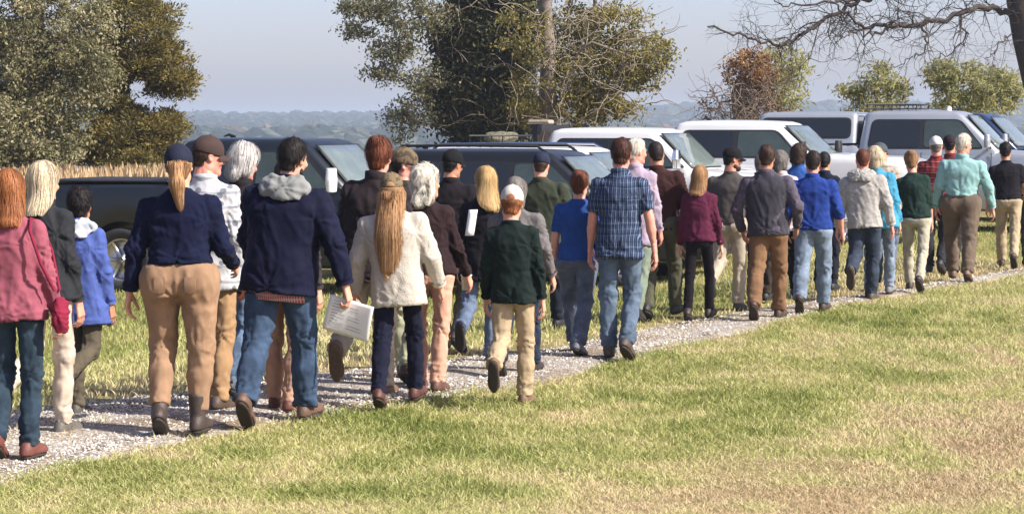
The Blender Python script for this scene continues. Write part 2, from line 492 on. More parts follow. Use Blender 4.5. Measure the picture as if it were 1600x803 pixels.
# lawn and field: one sheet to the horizon
def ground_sheet():
    ys = np.concatenate([np.linspace(-6, 36, 150), np.linspace(37, 80, 44), np.linspace(84, 240, 40), [300, 500, 900, 1400, 1500, 1700, 2200, 3000, 4500, 7000]])
    us = np.linspace(-1, 1, 121)
    P = np.zeros((len(us), len(ys), 3))
    for j, y in enumerate(ys):
        hw = 14 + max(0, y) * .9
        P[:, j, 0] = us * hw; P[:, j, 1] = y
    P[..., 2] = GZ(P[..., 0], P[..., 1]) + (fbm(np.stack([P[..., 0] * .8, P[..., 1] * .8, P[..., 0] * 0], -1), 2) - .5) * .03
    m, nt, b = newmat('lawn'); L = nt.links
    tc = nd(nt, 'ShaderNodeTexCoord')
    n1 = nd(nt, 'ShaderNodeTexNoise', i_Scale=.55, i_Detail=6.0, i_Roughness=.65); L.new(tc.outputs['Object'], n1.inputs['Vector'])
    n2 = nd(nt, 'ShaderNodeTexNoise', i_Scale=45.0, i_Detail=4.0); L.new(tc.outputs['Object'], n2.inputs['Vector'])
    r1 = ramp(nt, [(.3, (.16, .14, .05)), (.45, (.24, .21, .08)), (.6, (.34, .28, .13)), (.75, (.40, .31, .17))])
    r2 = ramp(nt, [(.3, (.55, .55, .55)), (.7, (1.25, 1.25, 1.2))])
    mx = nd(nt, 'ShaderNodeMix', data_type='RGBA', blend_type='MULTIPLY'); mx.inputs[0].default_value = 1
    L.new(n1.outputs[0], r1.inputs[0]); L.new(n2.outputs[0], r2.inputs[0]); L.new(r1.outputs[0], mx.inputs[6]); L.new(r2.outputs[0], mx.inputs[7])
    L.new(mx.outputs[2], b.inputs['Base Color']); b.inputs['Roughness'].default_value = .95; b.inputs['Specular IOR Level'].default_value = .1
    bp = nd(nt, 'ShaderNodeBump', i_Strength=.8, i_Distance=.03); L.new(n2.outputs[0], bp.inputs['Height']); L.new(bp.outputs[0], b.inputs['Normal'])
    mb = MB(); mb.grid(P); o = mb.build('ground', m); tag(o, kind='structure')
ground_sheet()

def path_sheet():
    xs = np.linspace(NE[0, 0], 14, 260)
    n = noise(np.stack([xs * 2.3, xs * 0, xs * 0], -1)) - .5; n2 = noise(np.stack([xs * 2.0 + 9, xs * 0 + 4, xs * 0], -1)) - .5
    a = edge_y(NE, xs) + n * .5; b_ = edge_y(FE, xs) + n2 * .7
    t = np.linspace(0, 1, 14)
    P = np.zeros((len(xs), len(t), 3)); P[..., 0] = xs[:, None]; P[..., 1] = a[:, None] * (1 - t) + b_[:, None] * t
    P[..., 2] = GZ(P[..., 0], P[..., 1]) + .004 + .018 * np.minimum(1, np.minimum(t, 1 - t) * 9)[None] + .012 * np.sin(t * pi)[None] + (fbm(np.stack([P[..., 0] * 3, P[..., 1] * 3, P[..., 0] * 0], -1), 2) - .5) * .012 * np.minimum(1, np.minimum(t, 1 - t) * 9)[None]
    m, nt, b = newmat('gravel'); L = nt.links
    tc = nd(nt, 'ShaderNodeTexCoord')
    vo = nd(nt, 'ShaderNodeTexVoronoi', i_Scale=46.0); L.new(tc.outputs['Object'], vo.inputs['Vector'])
    r = ramp(nt, [(0, (.18, .15, .115)), (.35, (.27, .23, .185)), (.6, (.34, .30, .25)), (.85, (.44, .40, .35))])
    sep = nd(nt, 'ShaderNodeSeparateColor'); L.new(vo.outputs['Color'], sep.inputs[0]); L.new(sep.outputs[0], r.inputs[0])
    n1 = nd(nt, 'ShaderNodeTexNoise', i_Scale=1.1, i_Detail=5.0); L.new(tc.outputs['Object'], n1.inputs['Vector'])
    r2 = ramp(nt, [(.45, (1, 1, 1)), (.62, (.62, .50, .36))])
    L.new(n1.outputs[0], r2.inputs[0])
    mx = nd(nt, 'ShaderNodeMix', data_type='RGBA', blend_type='MULTIPLY'); mx.inputs[0].default_value = 1
    L.new(r.outputs[0], mx.inputs[6]); L.new(r2.outputs[0], mx.inputs[7]); L.new(mx.outputs[2], b.inputs['Base Color'])
    b.inputs['Roughness'].default_value = .9
    bp = nd(nt, 'ShaderNodeBump', i_Strength=1.0, i_Distance=.012); bp.invert = True
    L.new(vo.outputs['Distance'], bp.inputs['Height']); L.new(bp.outputs[0], b.inputs['Normal'])
    mb = MB(); mb.grid(P, flip=False); o = mb.build('gravel_path', m); tag(o, kind='structure')
path_sheet()

def in_view(x, y, m=.04):
    return np.abs(x) < (y * (800 / FPX) * (1 + m) + .3)

def stones():
    n = 60000; R = np.random.RandomState(3)
    y = 10.5 + 20 * R.rand(n * 4) ** 1.8; x = (R.rand(n * 4) * 2 - 1) * (y * .235 + .3)
    e = (noise(np.stack([x * 2.3, x * 0, x * 0], -1)) - .5)
    a = edge_y(NE, x); b = edge_y(FE, x)
    t = (y - a) / (b - a)
    keep = (t > -.05) & (t < 1.06) & (R.rand(len(x)) < np.clip(1.15 - fbm(np.stack([x * .9, y * .9, x * 0], -1), 2) * .7, .1, 1))
    x, y = x[keep][:n], y[keep][:n]; n = len(x)
    octv = np.array([[1,0,0],[-1,0,0],[0,1,0],[0,-1,0],[0,0,1],[0,0,-.4]], float)
    octf = np.array([[0,2,4],[2,1,4],[1,3,4],[3,0,4],[2,0,5],[1,2,5],[3,1,5],[0,3,5]])
    s = (.005 + .011 * R.rand(n) ** 2.2) * (1 + .03 * (y - 11))
    V = octv[None] * (s[:, None, None] * (.6 + .8 * R.rand(n, 6, 1))) * np.stack([np.ones(n), .6 + .6 * R.rand(n), .55 + .3 * R.rand(n)], -1)[:, None]
    th = R.rand(n) * 6.28; c, s_ = np.cos(th), np.sin(th)
    X = V[..., 0] * c[:, None] - V[..., 1] * s_[:, None]; Y = V[..., 0] * s_[:, None] + V[..., 1] * c[:, None]
    V = np.stack([X + x[:, None], Y + y[:, None], V[..., 2] + (GZ(x, y) + .006 + .024 * np.clip(np.minimum(t[keep][:n], 1 - t[keep][:n]) * 9, 0, 1))[:, None]], -1)
    T = (np.arange(n) * 6)[:, None, None] + octf[None]
    tint = R.rand(n).repeat(6)
    m = leafmat('stone', [(0, (.15, .13, .105)), (.25, (.30, .27, .23)), (.7, (.44, .41, .365)), (1, (.66, .63, .59))], 0)
    o = mesh_np('gravel_stones', V.reshape(-1, 3), None, T.reshape(-1, 3), [m], smooth=False, attrs={'tint': tint})
    tag(o, 'loose pale grey stones lying over the gravel path', 'gravel', kind='stuff')
stones()

def blades(name, x, y, h, wd, tint, mat, label, cat, lean=.6, seg=2, R=R0, thick=None):
    n = len(x); z = GZ(x, y)
    th = R.rand(n) * 6.28; ln = lean * h * R.rand(n)
    dx, dy = np.cos(th) * ln, np.sin(th) * ln
    ph = R.rand(n) * 6.28; wx, wy = np.cos(ph) * wd, np.sin(ph) * wd
    b = np.stack([x, y, z - .005], -1); W_ = np.stack([wx, wy, 0 * wx], -1)
    mid = b + np.stack([dx * .35, dy * .35, h * .6], -1); tip = b + np.stack([dx, dy, h], -1)
    V = np.stack([b - W_, b + W_, mid - W_ * .8, mid + W_ * .8, tip], 1).reshape(-1, 3)
    i = np.arange(n) * 5
    Q = np.stack([i, i + 1, i + 3, i + 2], -1); T = np.stack([i + 2, i + 3, i + 4], -1)
    o = mesh_np(name, V, Q, T, [mat], smooth=False, attrs={'tint': tint.repeat(5)})
    return tag(o, label, cat, kind='stuff')

GRASS = leafmat('grass_blade', [(0, (.14, .18, .035)), (.22, (.25, .29, .075)), (.42, (.41, .42, .14)), (.58, (.58, .54, .26)), (.74, (.70, .60, .36)), (.88, (.65, .52, .32)), (1, (.54, .41, .25))], .35)
def lawn():
    R = np.random.RandomState(5)
    n = 900000
    y = 10.6 + 18 * R.rand(n) ** 1.7; x = (R.rand(n) * 2 - 1) * (y * .232 + .3)
    e = edge_y(NE, x) + (noise(np.stack([x * 2.3, x * 0, x * 0], -1)) - .5) * .5 + (noise(np.stack([x * 9, y * 5, x * 0 + 2], -1)) - .5) * .45; d = e - y
    k = (d > -.06 - .22 * R.rand(n) ** 3) & (R.rand(n) < np.interp(d, [-.3, 0, .12], [.3, .7, 1]))
    x, y, d = x[k], y[k], d[k]
    x, y, d = x[:225000], y[:225000], d[:225000]; n = len(x)
    f1 = fbm(np.stack([x * .55 + 3, y * .42, x * 0], -1), 3); f2 = fbm(np.stack([x * 2.6, y * 2.2, x * 0 + 5], -1), 3)
    # greener in the middle, straw to the lower right and at the path edge
    px = 800 + FPX * x / y; py = 198 + FPX * CAMH / y
    straw = .50 * sstep(.2, 3.2, x * .9 - (y - 11) * .42 + 1.0) + .50 * np.exp(-np.clip(d, 0, 9) / .30) + .12 * sstep(0, 1, (x < -1.2) * 1.0)
    t = .46 + (f1 - .5) * .75 + (f2 - .5) * 1.0 + straw * .55 + .17 * sstep(-.3, 1.8, x + (12.5 - y) * .6) + (R.rand(n) - .5) * .55
    bare = (f2 > .60) & (f1 > .5)
    h = (.016 + .036 * R.rand(n)) * (1 - .35 * (t > .6)) * (1 + .04 * (y - 11))
    blades('grass', x, y, h, .0022 + .0013 * (y / 14), np.clip(t, 0, 1), GRASS, 'sunlit mown lawn with straw patches in front of the path', 'grass', lean=1.9, R=R)
    # verge grass beyond the path
    n = 500000
    y = 13 + 30 * R.rand(n) ** 1.3; x = (R.rand(n) * 2 - 1) * (y * .235 + .3)
    e = edge_y(FE, x); d = y - e
    k = (d > -.15) & (d < 16) & (R.rand(n) < np.interp(d, [-.2, .1, .8], [.1, .3, 1]))
    x, y, d = x[k][:75000], y[k][:75000], d[k][:75000]; n = len(x)
    f1 = fbm(np.stack([x * .5 + 7, y * .35, x * 0], -1), 3)
    t = .36 + (f1 - .5) * .9 + .50 * np.exp(-np.clip(d, 0, 20) / .9) + (R.rand(n) - .5) * .35
    h = (.025 + .045 * R.rand(n))
    blades('grass', x, y, h, .006 + 0 * x, np.clip(t, 0, 1), GRASS, 'green and brown grass between the path and the parked vehicles', 'grass', lean=1.2, R=R)
    # ragged tufts inside the track
    n = 60000
    y = 12 + 16 * R.rand(n); x = (R.rand(n) * 2 - 1) * (y * .235 + .3)
    t = (y - edge_y(NE, x)) / (edge_y(FE, x) - edge_y(NE, x))
    f = fbm(np.stack([x * .9, y * .9, x * 0 + 3], -1), 3)
    k = (t > 0) & (t < 1) & (f + .25 * np.exp(-((t - .6) / .12) ** 2) > .64)
    x, y = x[k], y[k]; n = len(x)
    blades('grass', x, y, .03 + .05 * R.rand(n), .004 + 0 * x, np.clip(.75 + .25 * (R.rand(n) - .5) * 2, 0, 1), GRASS, 'dry brown tufts growing up through the gravel track', 'grass', lean=1.2, R=R)
lawn()

def reeds():
    R = np.random.RandomState(8); n = 30000
    y = 34.5 + 8 * R.rand(n); x = -14 + 16.5 * R.rand(n)
    k = in_view(x, y, .1); x, y = x[k], y[k]; n = len(x)
    m = leafmat('reed', [(0, (.30, .20, .10)), (.5, (.52, .37, .20)), (1, (.72, .55, .32))], .3)
    hmax = 1.22 + .32 * fbm(np.stack([x * 1.2, y * .6, x * 0], -1), 2)
    hmax *= np.interp(x, [-3, 1], [1, .75])
    h = hmax * (.75 + .25 * R.rand(n))
    z = GZ(x, y); th = R.rand(n) * 6.28; ln = .12 * h
    b = np.stack([x, y, z], -1); tip = b + np.stack([np.cos(th) * ln, np.sin(th) * ln, h], -1); mid = b * .25 + tip * .75 - np.stack([np.cos(th) * ln, np.sin(th) * ln, 0 * h], -1) * .2
    ph = (R.rand(n) - .5) * 2; w0 = np.stack([np.cos(ph), np.sin(ph), 0 * ph], -1)
    V = np.stack([b - w0 * .005, b + w0 * .005, mid - w0 * .008, mid + w0 * .008, mid * .5 + tip * .5 - w0 * .028, mid * .5 + tip * .5 + w0 * .028, tip], 1).reshape(-1, 3)
    i = np.arange(n) * 7
    Q = np.concatenate([np.stack([i, i + 1, i + 3, i + 2], -1), np.stack([i + 2, i + 3, i + 5, i + 4], -1)]); T = np.stack([i + 4, i + 5, i + 6], -1)
    o = mesh_np('reeds', V, Q, T, [m], smooth=False, attrs={'tint': R.rand(n).repeat(7)})
    tag(o, 'tall golden dry reeds standing behind the dark pickup under the trees', 'reeds', kind='stuff')
reeds()

def far_shore():
    m, nt, b = newmat('water'); L = nt.links
    b.inputs['Base Color'].default_value = (.10, .15, .19, 1); b.inputs['Roughness'].default_value = .25
    tc = nd(nt, 'ShaderNodeTexCoord'); n1 = nd(nt, 'ShaderNodeTexNoise', i_Scale=.6, i_Detail=4.0); L.new(tc.outputs['Object'], n1.inputs['Vector'])
    bp = nd(nt, 'ShaderNodeBump', i_Strength=.5, i_Distance=.2); L.new(n1.outputs[0], bp.inputs['Height']); L.new(bp.outputs[0], b.inputs['Normal'])
    mb = MB(); mb.grid([[(-2500, 150, -12), (-2500, 790, -12)], [(2500, 150, -12), (2500, 790, -12)]]); tag(mb.build('water', m), kind='structure')
    # far banks: low hills carrying woods
    xs = np.linspace(-900, 900, 160); ys = np.linspace(760, 2300, 60)
    X, Yg = np.meshgrid(xs, ys, indexing='ij')
    def hz(x, y):
        r = sstep(1100, 1900, y)
        return -12.4 + 2 * sstep(765, 785, y) + r * (11.5 + 8.5 * sstep(-60, 260, x) + 3 * fbm(np.stack([x / 190, y / 260, x * 0], -1), 2))
    mb = MB(); mb.grid(np.stack([X, Yg, hz(X, Yg)], -1)); tag(mb.build('far_hills', simple('far_soil', (.12, .10, .06), .95, var=.3, scale=.05)), kind='structure')
    R = np.random.RandomState(21); n = 3900
    y = 790 + 1200 * R.rand(n) ** 1.1; x = (R.rand(n) * 2 - 1) * (y * .235 + 15)
    s = 3.8 + 2.6 * R.rand(n)
    # deformed low spheres
    ico = []
    for a in range(5):
        for c in range(8):
            th = (a + .5) / 5 * pi; ph = (c + .5 * (a % 2)) / 8 * 2 * pi
            ico.append((sin(th) * cos(ph), sin(th) * sin(ph), cos(th)))
    ico = np.array(ico); K = len(ico)
    q = np.array([[a * 8 + c, (a + 1) * 8 + c, (a + 1) * 8 + (c + 1) % 8, a * 8 + (c + 1) % 8] for a in range(4) for c in range(8)])
    tt = np.array([[0, (c), (c + 1) % 8] for c in range(1, 7)])
    V = ico[None] * s[:, None, None] * (.88 + .24 * R.rand(n, K, 1)) * np.stack([1.5 * np.ones(n), np.ones(n), .9 + .3 * R.rand(n)], -1)[:, None]
    V = V + np.stack([x, y, hz(x, y) + s * .9], -1)[:, None]
    Q = (np.arange(n) * K)[:, None, None] + q[None]; T = (np.arange(n) * K)[:, None, None] + tt[None]
    warm = (fbm(np.stack([x / 30, y / 60, x * 0], -1), 2) > .62) & (y < 1300)
    tint = np.where(warm, .45 + .3 * R.rand(n), .35 * R.rand(n))
    m = leafmat('far_foliage', [(0, (.012, .024, .018)), (.4, (.025, .038, .024)), (.6, (.075, .055, .03)), (1, (.15, .09, .05))], 0)
    o = mesh_np('far_woods', V.reshape(-1, 3), Q.reshape(-1, 4), T.reshape(-1, 3), [m], smooth=False, attrs={'tint': tint.repeat(K)})
    tag(o, 'hazy blue wooded shore far across the water', 'woods', kind='stuff')
far_shore()

# ================================================================= TREES
def skeleton(trunk, rad0, targets, R, step=.35, wob=.10, rmin=.006, sag=0.0):
    """branches reach from the trunk polyline to every target; returns (polylines, radii) and nodes"""
    N = [np.array(p, float) for p in trunk]; par = [-1] + list(range(len(N) - 1))
    T = np.asarray(targets, float)
    tr = np.array(N)
    d0 = np.sqrt(((T[:, None] - tr[None]) ** 2).sum(-1)).min(1)
    A = np.zeros((20000, 3)); A[:len(N)] = N; n = len(N)
    PAR = np.full(20000, -1); PAR[:n] = par
    chains = []
    for i in np.argsort(d0):
        t = T[i]; d = np.sqrt(((A[:n] - t) ** 2).sum(1)) + .35 * np.clip(A[:n, 2] - t[2], 0, 9)
        j = int(np.argmin(d)); L = np.linalg.norm(A[j] - t); k = max(1, int(L / step))
        ch = [j]; p0 = A[j].copy(); off = R.randn(3) * wob * L
        for q in range(1, k + 1):
            f = q / k; p = p0 + (t - p0) * f + off * sin(pi * f) + R.randn(3) * wob * .25 * step
            p[2] -= sag * f * f * L
            if n >= 19990: break
            A[n] = p; PAR[n] = ch[-1]; ch.append(n); n += 1
        chains.append(ch)
    w = np.zeros(n); kids = np.bincount(PAR[:n][PAR[:n] >= 0], minlength=n)
    w[kids[:n] == 0] = 1
    for i in range(n - 1, 0, -1):
        if PAR[i] >= 0: w[PAR[i]] += w[i]
    r = rmin * np.power(np.maximum(w, 1), .46); nt_ = len(trunk)
    r[:nt_] = rad0
    r[nt_:] = np.minimum(r[nt_:], np.min(rad0) * .75)
    return A[:n], r, chains
def tube_tree(A, r, chains, trunk_n, name_parent, bark, sides=5, trunk_sides=12, rough=.12, seed=1):
    mb = MB(); R = np.random.RandomState(seed)
    t = A[:trunk_n]; s = np.linspace(0, 1, trunk_n * 4)
    P = np.stack([np.interp(s, np.linspace(0, 1, trunk_n), t[:, k]) for k in range(3)], -1); rr = np.interp(s, np.linspace(0, 1, trunk_n), r[:trunk_n])
    mb.tube(P, rr, trunk_sides)
    V = mb.V[0]; V += (fbm(V * 3.0, 3) - .5)[:, None] * (V - np.repeat(np.vstack([P]), 1, 0)[np.clip(np.arange(len(V)) // trunk_sides, 0, len(P) - 1)]) * rough * 8
    mb.build('trunk', bark, name_parent)
    own = {}; groups = {}
    for ch in chains:
        if len(ch) < 2: continue
        k = own.get(ch[0], ch[1] if ch[0] < trunk_n else ch[0])
        for q in ch[1:]: own[q] = k
        groups.setdefault(k, []).append(ch)
    for k, cs in groups.items():
        mb = MB()
        for ch in cs:
            rad = r[ch].copy(); rad[0] = min(rad[0], rad[1] * 1.15)
            mb.tube(A[ch], rad, sides if rad[1] > .02 else 4, cap=False)
        mb.build('branch', bark, name_parent)
def leaf_cloud(pts, size, R, aspect=.5, droop=.3, jitter=.3):
    n = len(pts)
    a = R.randn(n, 3); a[:, 2] -= droop; a /= np.linalg.norm(a, axis=1)[:, None]
    b = np.cross(a, R.randn(n, 3)); b /= np.linalg.norm(b, axis=1)[:, None]
    s = size * (.6 + .8 * R.rand(n))[:, None]
    c = np.cross(a, b) * s * .12
    V = np.stack([pts - a * s, pts + b * s * aspect + c, pts + a * s, pts - b * s * aspect + c], 1).reshape(-1, 3)
    return V, np.arange(n * 4).reshape(n, 4)
def needles(pts, dirs, size, R, w=.16):
    n = len(pts); a = dirs + R.randn(n, 3) * .45; a /= np.linalg.norm(a, axis=1)[:, None]
    b = np.cross(a, R.randn(n, 3)); b /= np.linalg.norm(b, axis=1)[:, None]; s = size * (.6 + .8 * R.rand(n))[:, None]
    V = np.stack([pts, pts + a * s * .5 + b * s * w, pts + a * s, pts + a * s * .5 - b * s * w], 1).reshape(-1, 3)
    return V, np.arange(n * 4).reshape(n, 4)
def sample_blobs(blobs, n, R, surf=.5):
    """blobs: px,py,Y,rx(px),ry(px),depth m,weight -> points"""
    w = np.array([b[6] for b in blobs], float); w /= w.sum(); out = []
    for b, k in zip(blobs, R.multinomial(n, w)):
        c = at(b[0], b[1], b[2]); m = b[2] / FPX
        d = R.randn(k, 3); d /= np.linalg.norm(d, axis=1)[:, None]; rr = R.rand(k) ** (1 / 3.0 * (1 - surf) + .12)
        out.append(c + d * rr[:, None] * np.array([b[3] * m, b[5], b[4] * m]))
    return np.vstack(out)
def mk_tree(name, label, cat, trunk_px, Y, rad0, blobs, nclump, leaf, leafn, mats, seed, spread=.28, group=None, rmin=.006, aspect=.5, ntip=None, needle=False, tintf=None, clumpjit=.0, step=.35, wob=.1, sag=0.0, squash=.7, holes=(), leafz=None):
    R = np.random.RandomState(seed)
    tp = [at(px, py, Y + dy) for px, py, dy in trunk_px]
    g = GZ(tp[0][0], tp[0][1]); tp[0] = np.array([tp[0][0], tp[0][1], float(g) - .1])
    root = empty(name, tp[0]); tag(root, label, cat, group)
    O = np.array(tp[0])
    C = sample_blobs(blobs, nclump, R)
    def clear(P):
        k = np.ones(len(P), bool); c_, s_ = cos(PITCH), sin(PITCH); q = P - (0, 0, CAMH); dep = q[:, 1] * c_ - q[:, 2] * s_
        px = 800 + FPX * q[:, 0] / dep; py = H0 / 2 - FPX * (q[:, 1] * s_ + q[:, 2] * c_) / dep
        for hx_, hy_, ra, rb in holes: k &= ((px - hx_) / ra) ** 2 + ((py - hy_) / rb) ** 2 > .25 + 1.1 * noise(np.stack([px * .16, py * .16, px * 0], -1)) + .35 * R.rand(len(P))
        return k
    C = C[clear(C)]
    A, r, chains = skeleton([p - O for p in tp], rad0, C - O, R, step=step, wob=wob, rmin=rmin, sag=sag)
    tube_tree(A, r, chains, len(tp), root, mats[0], seed=seed)
    if leafn:
        tips = np.array([A[ch[-1]] for ch in chains] + [A[ch[len(ch) // 2]] for ch in chains if len(ch) > 3])
        k = R.randint(0, len(tips), leafn)
        sp = spread * (.5 + R.rand(len(tips)))[k][:, None]
        u = R.randn(leafn, 3); u[:, 2] *= squash
        P = tips[k] + u * sp
        if leafz is not None: kk = (P[:, 2] + O[2] + .35 * R.randn(len(P))) > leafz
        else: kk = np.ones(len(P), bool)
        kk &= clear(P + O); P = P[kk]; k = k[kk]; u = u[kk]; leafn = len(P)
        ct = R.rand(len(tips))[k]
        tint = .5 * ct + .5 * R.rand(leafn)
        if tintf is not None: tint = np.clip(tintf(P + O, tint), 0, 1)
        if needle:
            d = u / (np.linalg.norm(u, axis=1)[:, None] + 1e-6); d[:, 2] += .35
            V, Q = needles(P, d, leaf, R)
        else: V, Q = leaf_cloud(P, leaf, R, aspect)
        mesh_np('crown', V, Q, None, [mats[1]], root, smooth=False, attrs={'tint': tint.repeat(4)})
    return root, A, r, O

bark = simple('bark', (.17, .13, .10), .95, var=.45, scale=9, bump=1.0, bscale=14)
bark_pale = simple('bark_pale', (.19, .155, .13), .95, var=.35, scale=8, bump=1.0, bscale=12)
bark_dark = simple('bark_dark', (.055, .043, .037), .95, var=.45, scale=9, bump=1.0, bscale=12)
# far left: silvery green broadleaf
lm1 = leafmat('leaf_silver_green', [(0, (.06, .065, .028)), (.45, (.17, .165, .075)), (.75, (.32, .29, .16)), (1, (.50, .43, .26))], .3)
mk_tree('broadleaf_tree', 'silvery green broadleaf tree filling the far left edge', 'tree', [(60, 270, 0), (62, 180, 0), (55, 60, 0), (60, -60, 0), (70, -160, 0)], 43, [.24, .2, .17, .12, .07],
        [(60, 20, 43, 125, 110, 1.5, 3), (0, 120, 43, 110, 100, 1.5, 3), (130, 100, 43, 65, 80, 1.2, 1.6), (30, 190, 42.5, 75, 62, 1.0, 1.6), (60, -110, 43, 150, 90, 1.6, 1.6), (95, 205, 43, 45, 35, .6, .5), (40, 240, 42.6, 90, 30, 1, 1.3)],
        480, .037, 78000, (bark_pale, lm1), 31, spread=.13, holes=[(112, 205, 10, 7)])
lm2 = leafmat('cedar_needles', [(0, (.05, .048, .016)), (.4, (.125, .108, .03)), (.75, (.23, .18, .05)), (1, (.34, .25, .075))], .3)
mk_tree('cedar_tree', 'olive gold cedar right of the silvery tree with a sky gap through it', 'tree', [(190, 275, 0), (192, 190, 0), (190, 90, 0), (188, 0, 0), (185, -110, 0)], 45, [.2, .18, .14, .1, .05],
        [(205, 40, 45, 62, 70, 1.2, 2.2), (250, 105, 45, 48, 42, .8, 1.3), (275, 130, 45, 26, 22, .5, .5), (170, 120, 45, 60, 60, 1.1, 1.6), (190, 210, 44.8, 75, 42, .9, 1.9), (255, 200, 45, 34, 30, .6, .7), (185, -70, 45, 50, 90, 1.0, 1.6), (235, 225, 45, 38, 24, .6, .9), (130, 225, 45, 45, 30, .6, .9), (190, 245, 44.6, 80, 20, .9, 1.2)],
        520, .085, 105000, (bark_dark, lm2), 33, spread=.11, needle=True, wob=.06, squash=.45, holes=[(215, 134, 17, 9), (128, 200, 14, 9)])
# centre
lm3 = leafmat('evergreen_leaf', [(0, (.022, .028, .012)), (.5, (.05, .056, .024)), (.8, (.10, .10, .038)), (1, (.18, .16, .06))], .2)
mk_tree('evergreen_tree', 'dark leaning evergreen left of the bare ivy hung trunk', 'tree', [(735, 275, 0), (728, 215, 0), (715, 150, 0), (735, 60, 0), (760, -60, 0)], 50, [.26, .22, .18, .14, .08],
        [(738, 130, 50, 55, 75, 1.0, 3), (722, 50, 50, 45, 50, .9, 1.3), (775, 70, 50, 60, 90, 1.0, 2.4), (790, 180, 50, 52, 42, .9, 1.8), (700, 165, 50, 26, 36, .6, .6), (770, -40, 50, 90, 60, 1.2, 1.2), (752, 210, 50, 40, 22, .6, .8)],
        560, .055, 95000, (bark_dark, lm3), 35, spread=.17)
lm4 = leafmat('sparse_leaf', [(0, (.09, .095, .055)), (.5, (.18, .175, .10)), (.85, (.30, .27, .15)), (1, (.38, .3, .16))], .35)
mk_tree('broadleaf_tree', 'thin leaved tree whose loose boughs hang left of the dark evergreen', 'tree', [(742, 272, 1.6), (735, 200, 1.6), (720, 120, 1.5), (715, 30, 1.3), (700, -60, 1)], 48.5, [.12, .11, .09, .08, .05],
        [(575, 12, 48.5, 50, 16, .6, 1), (555, 48, 48.5, 28, 12, .4, .5), (612, 78, 48.5, 42, 16, .6, .9), (600, 118, 48.5, 30, 14, .5, .5), (640, 180, 48.5, 40, 24, .5, .9), (650, 30, 48.5, 55, 35, .8, 1.4), (665, 130, 48.5, 32, 35, .6, .9), (660, -50, 48.5, 90, 40, .8, .8), (630, 215, 48.5, 18, 10, .3, .2)],
        300, .042, 11500, (bark_dark, lm4), 37, spread=.12, rmin=.0045, aspect=.45)
lm5 = leafmat('vine_leaf', [(0, (.08, .08, .025)), (.45, (.20, .18, .05)), (.8, (.33, .28, .08)), (1, (.46, .36, .12))], .35)
mk_tree('vine_clad_tree', 'tall bare trunk wrapped in golden green vines behind the white pickup', 'tree', [(858, 275, 0), (857, 200, 0), (857, 130, 0), (855, 60, 0), (850, -80, 0)], 47.6, [.27, .21, .17, .16, .14],
        [(930, 125, 47.8, 75, 55, .9, 2.6), (985, 90, 47.8, 55, 42, .7, 1.3), (960, 40, 47.8, 60, 34, .7, 1.1), (815, 55, 47.2, 50, 60, .5, .8), (890, 50, 48.3, 45, 60, .5, 1.1), (900, 170, 47.8, 65, 28, .8, 1.2), (825, 150, 47.3, 35, 45, .4, .6), (1025, 85, 47.8, 20, 34, .5, .45), (1005, 130, 47.8, 22, 24, .3, .3), (970, 165, 47.8, 35, 25, .5, .6), (900, -50, 48, 110, 45, .9, .9)],
        420, .040, 27000, (bark_pale, lm5), 39, spread=.13, holes=[(985, 150, 14, 8), (1010, 50, 10, 7)], rmin=.007, wob=.16)
mk_tree('dead_tree', 'slim leaning dead trunk rising among the golden leaves', 'tree', [(915, 275, 0), (900, 200, 0), (925, 70, 0), (930, 20, 0), (930, -60, 0)], 48.3, [.08, .07, .06, .05, .04],
        [(1000, 60, 46.6, 40, 40, .4, 1), (880, 110, 46.6, 50, 50, .4, 1), (985, 175, 46.6, 40, 20, .3, .4)], 40, .03, 900, (bark_pale, lm5), 41, spread=.12, rmin=.009, wob=.2)
# right: snag with rusty vines, saplings, bare tree
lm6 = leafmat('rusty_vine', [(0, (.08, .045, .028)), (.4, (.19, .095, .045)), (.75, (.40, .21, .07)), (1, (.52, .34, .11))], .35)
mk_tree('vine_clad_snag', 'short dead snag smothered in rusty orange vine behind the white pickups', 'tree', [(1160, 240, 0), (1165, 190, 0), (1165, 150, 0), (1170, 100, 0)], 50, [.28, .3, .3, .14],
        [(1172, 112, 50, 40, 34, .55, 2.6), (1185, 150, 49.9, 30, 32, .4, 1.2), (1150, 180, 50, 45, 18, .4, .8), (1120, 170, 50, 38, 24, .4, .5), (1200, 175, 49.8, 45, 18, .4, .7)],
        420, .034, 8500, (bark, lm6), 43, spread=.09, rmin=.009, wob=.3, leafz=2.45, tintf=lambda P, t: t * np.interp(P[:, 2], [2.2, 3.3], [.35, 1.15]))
lm7 = leafmat('sapling_leaf', [(0, (.17, .18, .06)), (.5, (.34, .34, .14)), (1, (.55, .50, .26))], .5)
mk_tree('sapling', 'pale green sapling close beside the rusty vine snag', 'sapling', [(1212, 240, 0), (1215, 190, 0), (1220, 140, 0), (1222, 90, 0)], 51, [.05, .045, .035, .02],
        [(1225, 105, 51, 42, 36, .6, 1), (1222, 150, 51, 38, 34, .5, .9)], 150, .07, 2300, (bark_pale, lm7), 45, spread=.12, aspect=.28, rmin=.004)
mk_tree('sapling', 'small yellow green sapling above the roof rack of the silver pickup', 'sapling', [(1372, 240, 0), (1370, 180, 0), (1372, 140, 0), (1372, 95, 0)], 52, [.04, .035, .03, .015],
        [(1372, 125, 52, 22, 26, .5, 1.2), (1335, 142, 52, 24, 14, .3, .7), (1398, 145, 52, 20, 22, .3, .6), (1365, 165, 52, 40, 18, .4, 1)], 150, .07, 2500, (bark_pale, lm7), 47, spread=.1, aspect=.28, rmin=.004)
